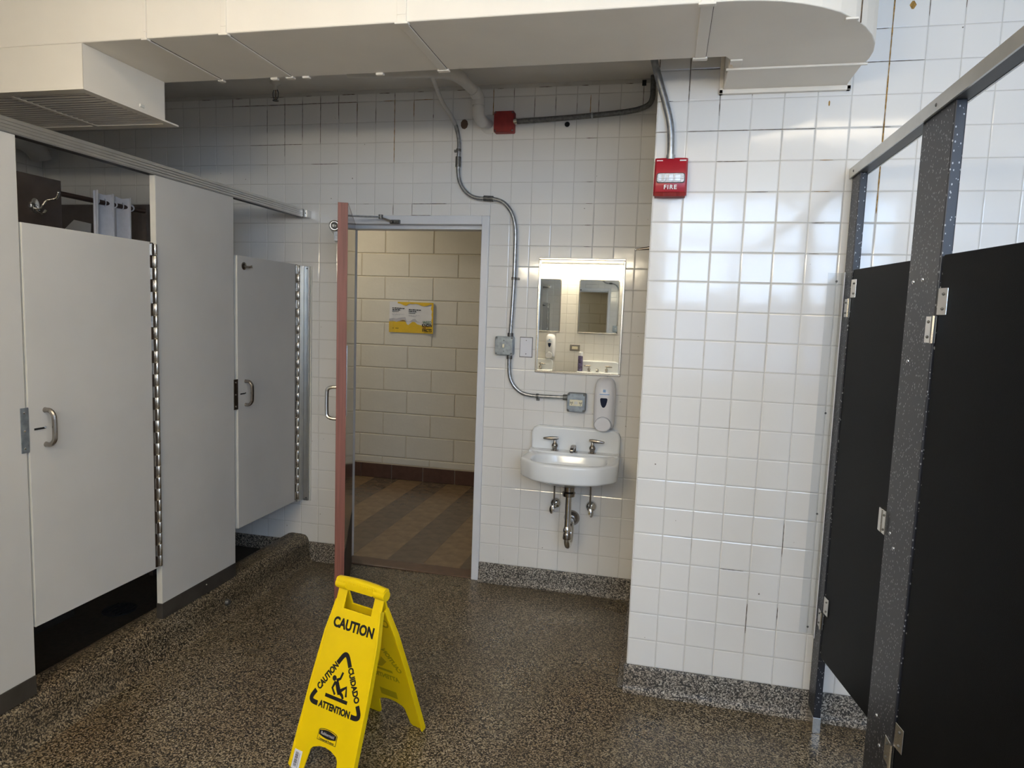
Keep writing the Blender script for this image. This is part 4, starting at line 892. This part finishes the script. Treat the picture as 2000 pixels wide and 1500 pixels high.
# ------------------------------------------------------------------ washbasin (local origin at wall, floor height)
XC = .185
def washbasin(label):
    t = thing('washbasin', label, 'sink', (XC, -.0025, 0))
    out = [(.236, 0), (.241, -.10), (.247, -.22), (.246, -.272), (.238, -.292), (.170, -.368), (.155, -.378), (.10, -.402), (.03, -.412)]
    poly = out+[(-x, y) for x, y in reversed(out)]
    def hit(ang, cx, cy, sc=1.0):
        dx, dy = math.cos(ang), math.sin(ang); best = None
        for i in range(len(poly)):
            (x0, y0), (x1, y1) = poly[i], poly[(i+1) % len(poly)]
            ex, ey = x1-x0, y1-y0; den = dx*ey-dy*ex
            if abs(den) < 1e-9: continue
            tt = ((x0-cx)*ey-(y0-cy)*ex)/den; s = ((x0-cx)*dy-(y0-cy)*dx)/den
            if tt > 0 and -1e-6 <= s <= 1+1e-6 and (best is None or tt < best): best = tt
        return (cx+dx*best*sc, cy+dy*best*sc)
    NA = 64; cy0 = -.20
    def o_ring(sc, z): return [Vector((*hit(2*math.pi*i/NA, 0, cy0, sc), z if hit(2*math.pi*i/NA, 0, cy0)[1] < -.1 or z < .7 else z+.013)) for i in range(NA)]
    def b_ring(k, z, cy=-.245):
        r = []
        for i in range(NA):
            a = 2*math.pi*i/NA; c, s = math.cos(a), math.sin(a); e = 2/3.2
            r.append(Vector((.190*k*abs(c)**e*(1 if c > 0 else -1), cy+.125*k*abs(s)**e*(1 if s > 0 else -1), z)))
        return r
    rs = [b_ring(.25, .655), o_ring(.60, .665), o_ring(.90, .690), o_ring(.960, .694), o_ring(.978, .698), o_ring(.984, .704), o_ring(.996, .740), o_ring(1.0, .772), o_ring(.992, .781), o_ring(.975, .785),
          b_ring(1.03, .786), b_ring(1.0, .784), b_ring(.975, .775), b_ring(.93, .745), b_ring(.84, .715), b_ring(.62, .697), b_ring(.30, .690), b_ring(.12, .688)]
    part(MB().rings(rs), 'basin', 'porcelain', t, 'white porcelain bowl with curved apron', local=True, smooth=True, angle=55)
    bs = [(-.236, .77), (.236, .77), (.236, .880), (.226, .902), (.198, .917), (-.198, .917), (-.226, .902), (-.236, .880)]
    part(MB().prism(bs, (0, 0, 0), X1, Z1, (0, -.048, 0)), 'backsplash', 'porcelain', t, local=True, bevel=.012, seg=4, smooth=True)
    part(MB().box(-.236, .236, -.118, -.03, .765, .7955), 'faucet_deck', 'porcelain', t, local=True, bevel=.008, seg=3, smooth=True)
    part(MB().lathe([(.022, 0), (.022, .003), (.012, .003), (.012, .001)], (0, -.245, .689), (0, 0, 1), 16), 'drain_ring', 'chrome', t, local=True, smooth=True)
    yh = -.086
    for s, x in ((-1, -.101), (1, .097)):
        h = part(MB().lathe([(.021, 0), (.021, .003), (.0125, .006), (.0125, .016), (.0165, .022), (.0170, .030), (.013, .037), (.0075, .044), (.0065, .060)], (x, yh, .795), (0, 0, 1), 16), 'tap_body', 'chrome_dark', t, 'worn nickel tap', local=True, smooth=True)
        a, b = (x-s*.018, yh, .862), (x+s*.062, yh-.006, .857)
        part(MB().tube([Vector(a), Vector(a)+(Vector(b)-Vector(a))*.15, Vector(a)+(Vector(b)-Vector(a))*.5, Vector(a)+(Vector(b)-Vector(a))*.9, Vector(b)], [.006, .0085, .0095, .0065, .004], 10), 'tap_lever', 'chrome_dark', h, local=True, smooth=True)
    sp = part(MB().lathe([(.021, 0), (.021, .003), (.013, .006), (.0125, .030), (.011, .034)], (0, yh, .795), (0, 0, 1), 16), 'spout_post', 'chrome_dark', t, local=True, smooth=True)
    part(MB().rings([[Vector((sx*w_, y, z+dz)) for sx, dz in ((-1, -h_), (1, -h_), (1, h_), (-1, h_))] for y, z, w_, h_ in ((yh+.012, .822, .0105, .009), (yh-.03, .826, .0105, .009), (yh-.075, .821, .0095, .008), (yh-.088, .812, .009, .008))]), 'spout', 'chrome_dark', sp, local=True, bevel=.003)
    # drain: tail piece, nuts, trap
    part(MB().lathe([(.018, 0), (.032, .004), (.034, .022), (.027, .030), (.030, .062), (.030, .080)], (0, -.205, .585), (0, 0, 1), 18), 'drain_nut', 'chrome_dark', t, local=True, smooth=True)
    part(MB().lathe([(.075, 0), (.095, .012), (.095, .02)], (0, -.205, .650), (0, 0, 1), 18), 'bowl_underside', 'black_plastic', t, local=True, smooth=True)
    tr = part(MB().tube(arc_path([(0, -.205, .60), (0, -.205, .50), (0, -.205, .39), (0, -.200, .346), (.002, -.180, .319), (.004, -.152, .316), (.007, -.130, .336), (.008, -.118, .378), (.006, -.100, .404), (.002, -.07, .413), (-.004, -.002, .414)], 4), .0165, 14), 'trap', 'chrome', t, 'chrome trap pipe', local=True, smooth=True)
    part(MB().lathe([(.020, 0), (.024, .003), (.024, .012), (.020, .026), (.0175, .030)], (0, -.205, .400), (0, 0, 1), 12), 'slip_nut', 'chrome', tr, local=True, smooth=True)
    part(MB().lathe([(.021, 0), (.0225, .003), (.020, .03), (.0175, .034)], (0, -.204, .362), (0, 0, 1), 12), 'slip_nut', 'chrome_dark', tr, local=True, smooth=True)
    part(MB().lathe([(.043, 0), (.042, .006), (.030, .020), (.024, .026), (.024, .034), (.018, .036)], (-.004, 0, .414), (0, -1, 0), 20), 'wall_flange', 'chrome_dark', tr, local=True, smooth=True)
    for x, tw in ((-.095, -.5), (.098, .5)):
        v = part(MB().lathe([(.031, 0), (.030, .010), (.024, .020), (.014, .025), (.009, .027), (.009, .050), (.014, .054), (.014, .070), (.009, .074)], (x, 0, .490), (0, -1, 0), 16), 'stop_valve', 'chrome', t, 'chrome shut off valve', local=True, smooth=True)
        part(MB().lathe([(.004, 0), (.020, .003), (.020, .010), (.005, .015)], (x+tw*.012, -.078, .474), (tw*.55, -1, .1), 16, .62, 1.15), 'valve_handle', 'chrome', v, local=True, smooth=True)
        part(MB().cyl((x, -.064, .49), (x, -.075, .70), .0048, n=8), 'supply_tube', 'chrome_dark', v, local=True, smooth=True)
    return t
basin = washbasin('white wall hung washbasin with two lever taps below the mirror')

# soap dispenser
def soap_dispenser(label, x, z, y):
    t = thing('soap_dispenser', label, 'soap dispenser', (x, y, z))
    rs = []; H = .268
    prof = [(0, .046, .05), (.006, .050, .074), (.03, .0535, .092), (.07, .0545, .098), (.12, .0550, .100), (.17, .0548, .100), (.21, .0530, .096), (.235, .0490, .086), (.252, .042, .072), (.262, .032, .054), (.267, .018, .034)]
    for h, w_, d in prof:
        rs.append([Vector((sx*w_, -d*dk, h)) for sx, dk in ((-1, 0), (-1, .35), (-.97, .62), (-.86, .84), (-.62, .96), (-.3, 1), (0, 1.0), (.3, 1), (.62, .96), (.86, .84), (.97, .62), (1, .35), (1, 0))])
    part(MB().rings(rs), 'body', 'plastic_white', t, 'glossy white plastic cover', local=True, smooth=True, angle=60)
    wn = [(-.019, .162), (-.014, .166), (.014, .166), (.019, .162), (.018, .150), (.013, .130), (.007, .119), (0, .116), (-.007, .119), (-.013, .130), (-.018, .150)]
    part(MB().prism(wn, (0, -.0985, 0), X1, Z1, (0, -.0035, 0)), 'sight_window', 'window_navy', t, 'dark blue level window', local=True, bevel=.001)
    pad = []
    for i in range(17): a = math.pi*i/16; pad.append((.043*math.cos(a), .020+.047*math.sin(a)))
    pad += [(-.036, .006), (-.02, -.005), (0, -.008), (.02, -.005), (.036, .006)]
    part(MB().prism([(a*1.03, b*1.015+.0006) for a, b in pad], (0, -.080, 0), X1, Z1, (0, -.0190, 0)), 'push_gap', 'steel_box', t, local=True)
    part(MB().prism(pad, (0, -.080, 0), X1, Z1, (0, -.0245, 0)), 'push_pad', 'plastic_white', t, local=True, bevel=.006, seg=3, smooth=True)
    part(MB().box(-.006, .008, -.1012, -.0996, .196, .210), 'print_mark', 'print_blue', t, local=True)
    part(MB().box(-.022, .028, -.1012, -.0996, .1835, .1875), 'print_mark', 'print_blue', t, local=True)
    return t
soap = soap_dispenser('white soap dispenser with dark blue window at the corner of the washbasin', .330, .924, -.0025)

# ------------------------------------------------------------------ caution sign
ang, mx, my, SH, DD = -.2864, -.2697, -1.3448, .5654, .1987
sg = thing('caution_sign', 'yellow folding wet floor caution sign standing open on the terrazzo', 'floor sign', (mx+math.sin(ang)*DD, my-math.cos(ang)*DD, 0), ang)
# local frame: x across, -y towards the camera; apex at y=0
SL = math.hypot(SH, DD)
def panel_outline():
    L = [(.132, .004), (.124, .0), (.078, .0), (.068, .010), (.058, .074), (.050, .084), (.025, .094), (0, .097), (-.025, .094), (-.050, .084), (-.058, .074), (-.068, .010), (-.078, .0), (-.124, .0), (-.132, .004),
         (-.1245, .28), (-.115, .44), (-.105, .50), (-.0985, .545), (-.0985, .585)]
    return L, [(.0985, .585), (.0985, .545), (.105, .50), (.115, .44), (.1245, .28)]
def sign_panel(s, name):
    ax = Vector((1, 0, 0)); up = Vector((0, -s*-DD, SH)).normalized()   # s=+1: front (towards camera, y negative at the foot)
    foot = Vector((0, -s*DD, 0)); nrm = ax.cross(up)*(1 if s > 0 else -1)  # outward normal
    if nrm.y*s > 0: nrm = -nrm
    L, Rr = panel_outline(); hole = [(-.060, .520), (.060, .523), (.060, .585), (-.060, .585)]
    # outline with the handle slot left open at the top (the hinge bar closes it)
    poly = L+[(-.060, .585), (-.060, .522), (.060, .522), (.060, .585)]+Rr
    mb = MB().prism(poly, foot, ax, up, -nrm*.006)
    p = part(mb, name, 'sign_yellow', sg, local=True, bevel=.002)
    # raised rim along the outer edges
    mb = MB()
    for sd in (-1, 1):
        pts = [(.132, .006), (.1245, .28), (.115, .44), (.105, .50), (.0985, .545)]
        rs = []
        for x, v in pts:
            q0 = foot+ax*(sd*x)+up*v; q1 = foot+ax*(sd*(x-.007))+up*v; rs.append([q0+nrm*.003, q1+nrm*.003, q1-nrm*.018, q0-nrm*.018])
        mb.rings(rs)
    part(mb, 'rim', 'sign_yellow', p, local=True, bevel=.0012)
    return p, foot, ax, up, nrm
pf, ff, fa, fu, fn = sign_panel(1, 'front_panel')
prp, rf, ra, ru, rn = sign_panel(-1, 'rear_panel')
hz = SH+.002
part(MB().tube([(-.106, 0, hz-.004), (-.060, 0, hz-.004)], .017, 14), 'hinge_barrel', 'sign_yellow', sg, local=True, smooth=True)
part(MB().tube([(.060, 0, hz-.004), (.106, 0, hz-.004)], .017, 14), 'hinge_barrel', 'sign_yellow', sg, local=True, smooth=True)
rs = []
for i in range(13):
    x = -.104+.208*i/12; top = hz+.020+.006*math.sin(math.pi*i/12); lo = hz-.014 if abs(x) < .055 else hz-.004
    rs.append([Vector((x, yy, zz)) for yy, zz in ((-.013, lo), (-.014, top-.008), (-.009, top-.001), (0, top), (.009, top-.001), (.014, top-.008), (.013, lo))])
hd = part(MB().rings(rs), 'handle', 'sign_yellow', sg, 'ribbed yellow carry handle', local=True, smooth=True, angle=50)
for i in range(14): part(MB().box(-.070+i*.0105, -.065+i*.0105, -.0152, -.0125, hz+.008, hz+.0145), 'rib', 'sign_yellow', hd, local=True)
def sm(u, v, rot=0.0, e=.0032):
    c, s = math.cos(rot), math.sin(rot); return basis(ff+fa*u+fu*v+fn*e, fa*c+fu*s, fu*c-fa*s)
text_part.local = True
OFF_keep = dict(OFF)
def stext(s, size, u, v, rot=0, bold=.0012, sx=.8, mat='print_black', e=.0006, name='lettering', space=1.0): return text_part(s, size, mat, pf, sm(u, v, rot, e), name, bold=bold, sx=sx, depth=.0003, space=space)
stext('CAUTION', .0450, .002, .472, bold=.0018, sx=.86, space=1.0)
def flat(pts, name, mat='print_black', e=.0003, t=.0006, par=None):
    mb = MB().prism(pts, ff+fn*e, fa, fu, fn*t); return part(mb, name, mat, par or pf, local=True)
def stroke(path, w_, name='pictogram', mat='print_black', caps=False):
    """a polyline of given width as one flat mesh"""
    mb = MB(); pts = [Vector((p[0], p[1], 0)) for p in path]; lo, hi = [], []
    for i, p in enumerate(pts):
        d = (pts[min(i+1, len(pts)-1)]-pts[max(i-1, 0)]).normalized(); n = Vector((-d.y, d.x, 0)); ww = (w_[i] if isinstance(w_, list) else w_)/2
        lo.append(p-n*ww); hi.append(p+n*ww)
    top = [[ff+fa*q.x+fu*q.y+fn*.0009 for q in lo], [ff+fa*q.x+fu*q.y+fn*.0009 for q in hi]]
    mb.rings(top, closed=False, cap=False)
    return part(mb, name, mat, pf, local=True)
TT, TL, TR = (-.001, .396), (-.112, .213), (.112, .213)     # triangle corners on stroke centre line
def corner(c, d1, d2, r, l1, l2):
    c = Vector((c[0], c[1], 0)); d1 = (Vector((d1[0], d1[1], 0))-c).normalized(); d2 = (Vector((d2[0], d2[1], 0))-c).normalized()
    pts = [c+d1*l1]
    for i in range(9):
        t = i/8; a = c+d1*r*(1-t); b = c+d2*r*t; pts.append(a.lerp(b, t))
    pts.append(c+d2*l2); return [(p.x, p.y) for p in pts]
stroke(corner(TT, TL, TR, .026, .052, .052), .0155, 'triangle_corner'); stroke(corner(TL, TT, TR, .028, .044, .040), .0155, 'triangle_corner'); stroke(corner(TR, TL, TT, .028, .040, .044), .0155, 'triangle_corner')
sa_ = math.atan2(TT[1]-TL[1], TT[0]-TL[0])
stext('CAUTION', .0285, -.0560, .3035, sa_, .0013, .84, space=.98); stext('CUIDADO', .0285, .0555, .3035, math.atan2(TR[1]-TT[1], TR[0]-TT[0]), .0013, .84, space=.98); stext('ATTENTION', .0285, .001, .2145, 0, .0013, .84, space=.98)
flat([(-.0485, .241), (.0465, .241), (.0465, .252), (-.0485, .252)], 'pictogram')
cir = [(-.0265+.0085*math.cos(2*math.pi*i/16), .3045+.0085*math.sin(2*math.pi*i/16)) for i in range(16)]
flat(cir, 'pictogram')
stroke([(-.014, .298), (-.002, .278), (.008, .262)], [.014, .017, .014])
stroke([(-.016, .300), (-.002, .309), (.004, .330)], [.010, .008, .0075]); stroke([(-.018, .296), (-.026, .274), (-.010, .257)], [.010, .008, .0075])
stroke([(.004, .270), (.030, .290), (.036, .262)], [.012, .010, .008]); stroke([(.004, .270), (.020, .262), (.026, .2535)], [.013, .010, .0085])
# maker's label
lab = [(-.040, .112), (.040, .112), (.040, .142), (.034, .1465), (.018, .150), (0, .151), (-.018, .150), (-.034, .1465), (-.040, .142)]
lb = flat(lab, 'maker_label', 'print_black'); flat([(x*.95, .131+(y-.131)*.91) for x, y in lab], 'maker_label', 'sign_yellow', e=.0008, t=.0004)
ov = []
for i in range(13): x = -.0365+.073*i/12; ov.append((x, .1415+.0065*math.sin(math.pi*i/12)))
for i in range(13): x = .0365-.073*i/12; ov.append((x, .1290-.0055*math.sin(math.pi*i/12)))
flat(ov, 'maker_label', 'print_black', e=.0011, t=.0004)
stext('Rubbermaid', .0135, 0, .1355, 0, 0, .86, 'paper_grey', e=.0018); stext('Commercial Products', .0086, 0, .1175, 0, .0002, .84, e=.0016)
st = flat([(-.1185, -.002), (-.0855, -.002), (-.0855, .058), (-.1185, .058)], 'barcode_sticker', 'label_white')
rr = random.Random(3); v = .008
while v < .050:
    h = rr.uniform(.0006, .002); flat([(-.1115, v), (-.0985, v), (-.0985, v+h), (-.1115, v+h)], 'barcode', 'print_black', e=.001, t=.0002, par=st); v += h+rr.uniform(.0006, .0018)
flat([(-.0945, .006), (-.0933, .006), (-.0933, .05), (-.0945, .05)], 'barcode', 'print_black', e=.001, t=.0002, par=st)
# the same print shows through on the rear panel's outer face
def rmx(u, v, rot=0, e=.0005):
    c, s = math.cos(rot), math.sin(rot); a, b = -ra*c+ru*s, ru*c+ra*s
    return basis(rf-ra*u+ru*v+rn*e, a, b)
for s, sz, u, v in (('CAUTION', .043, 0, .472), ('ATTENTION', .0285, 0, .2145)):
    text_part(s, sz, 'print_black', prp, rmx(u, v), bold=.0010, sx=.82, depth=.0003)
for s, sz, u, v, ro in (('CAUTION', .045, 0, .472, 0), ('ATTENTION', .0285, 0, .2145, 0), ('CUIDADO', .0285, .0555, .3035, math.atan2(TR[1]-TT[1], TR[0]-TT[0])), ('CAUTION', .0285, -.0560, .3035, sa_)):
    text_part(s, sz, 'sign_ghost', prp, rmx(u, v, ro, -.0063), 'print_showing_through', bold=.0016, sx=.84, depth=.0002)
for pts in ([(-.046, .241), (.0465, .241), (.0465, .252), (-.046, .252)], [(-.030, .29), (-.010, .31), (.012, .268), (.030, .285), (.022, .255), (-.004, .262)], [(-.038, .114), (.038, .114), (.038, .146), (-.038, .146)]):
    part(MB().prism([(-a, b) for a, b in pts], rf-rn*.0060, ra, ru, -rn*.0005), 'print_showing_through', 'sign_ghost', prp, local=True)
text_part.local = False

# ------------------------------------------------------------------ behind the camera: fittings seen in the mirror
for x0, nm in ((-1.02, 'rear steel framed mirror at the left of the reflected wall'), (-.36, 'rear steel framed mirror under the strip light, nearer the corner')):
    wall_mirror('rear_mirror', nm, x0, x0+.457, 1.325, 1.935, YR+.0025, 1)
for xa, xb, lab in ((-1.02, .30, 'long fluorescent strip light above the rear mirrors'),):
    lf = thing('strip_light', lab, 'lamp', ((xa+xb)/2, YR, 1.98))
    part(MB().box(xa, xb, YR+.0025, YR+.035, 1.985, 2.10), 'housing', 'frame_paint', lf, bevel=.004)
    part(MB().prism(rrect(.03, .115, 1.975, 2.075, .025), (xa+.02, YR, 0), Y1, Z1, (xb-xa-.04, 0, 0)), 'diffuser', 'tube_light', lf, smooth=True)
    for x in (xa+.01, xb-.01): part(MB().box(x-.010, x+.010, YR+.0025, YR+.120, 1.97, 2.10), 'end_cap', 'frame_paint', lf)
for xa, xb, lab in ((.75, 1.95, 'warm ceiling lamp over the black toilet stalls'), (-1.25, -.05, 'warm ceiling lamp over the aisle by the shower stalls')):
    lf = thing('ceiling_lamp', lab, 'lamp', ((xa+xb)/2, -2.62, 2.63))
    part(MB().box(xa, xb, -2.76, -2.48, 2.655, CEIL-.001), 'housing', 'frame_paint', lf, bevel=.004)
    part(MB().prism(rrect(-2.745, -2.495, 2.625, 2.657, .014), (xa+.02, 0, 0), Y1, Z1, (xb-xa-.04, 0, 0)), 'diffuser', 'ceiling_lamp', lf, smooth=True)
for i, x in enumerate((-.86, -.10)):
    c = copy_tree(basin); c.location = (x, YR+.0025, .10); c.rotation_euler = (0, 0, math.pi)
    c['label'] = ('rear white washbasin reflected at the left of the mirror', 'rear white washbasin reflected behind the spray can')[i]
c = copy_tree(soap); c.location = (-.66, YR+.0025, 1.035); c.rotation_euler = (0, 0, math.pi); c['label'] = 'rear white soap dispenser reflected in the mirror'
t = thing('rear_outlet', 'cream outlet in a steel plate on the rear wall', 'outlet', (-.38, YR, 1.13))
part(MB().box(-.438, -.322, YR+.0025, YR+.008, 1.118, 1.19), 'plate', 'stainless', t, bevel=.001); part(MB().box(-.414, -.346, YR+.008, YR+.011, 1.138, 1.170), 'receptacle', 'cream_plastic', t, bevel=.001)
t = thing('spray_can', 'tall white spray can with dark print standing on the rear washbasin', 'spray can', (-.30, YR+.083, .8960))
part(MB().lathe([(.026, 0), (.028, .004), (.028, .165), (.022, .178)], (-.30, YR+.083, .8960), (0, 0, 1), 18), 'can', 'can_print', t, smooth=True)
part(MB().lathe([(.025, 0), (.026, .03), (.022, .042), (.010, .046)], (-.30, YR+.083, 1.070), (0, 0, 1), 18), 'cap', 'plastic_white', t, smooth=True)

GROUPS = {'washbasin': 'wall hung washbasins', 'soap_dispenser': 'white soap dispensers', 'rear_mirror': 'rear wall mirrors', 'stall_pilaster': 'white shower stall pilasters', 'shower_stall_door': 'white shower stall doors', 'shower_wood_partition': 'dark wood shower partitions', 'black_stall_pilaster': 'speckled black stall posts', 'black_stall_door': 'black stall doors', 'electrical_conduit': 'steel conduits', 'ceiling_lamp': 'ceiling lamps'}
for o in list(bpy.data.objects):
    g = GROUPS.get(o.name.split('.')[0])
    if g and o.parent is None: o['group'] = g
finish_tiles()
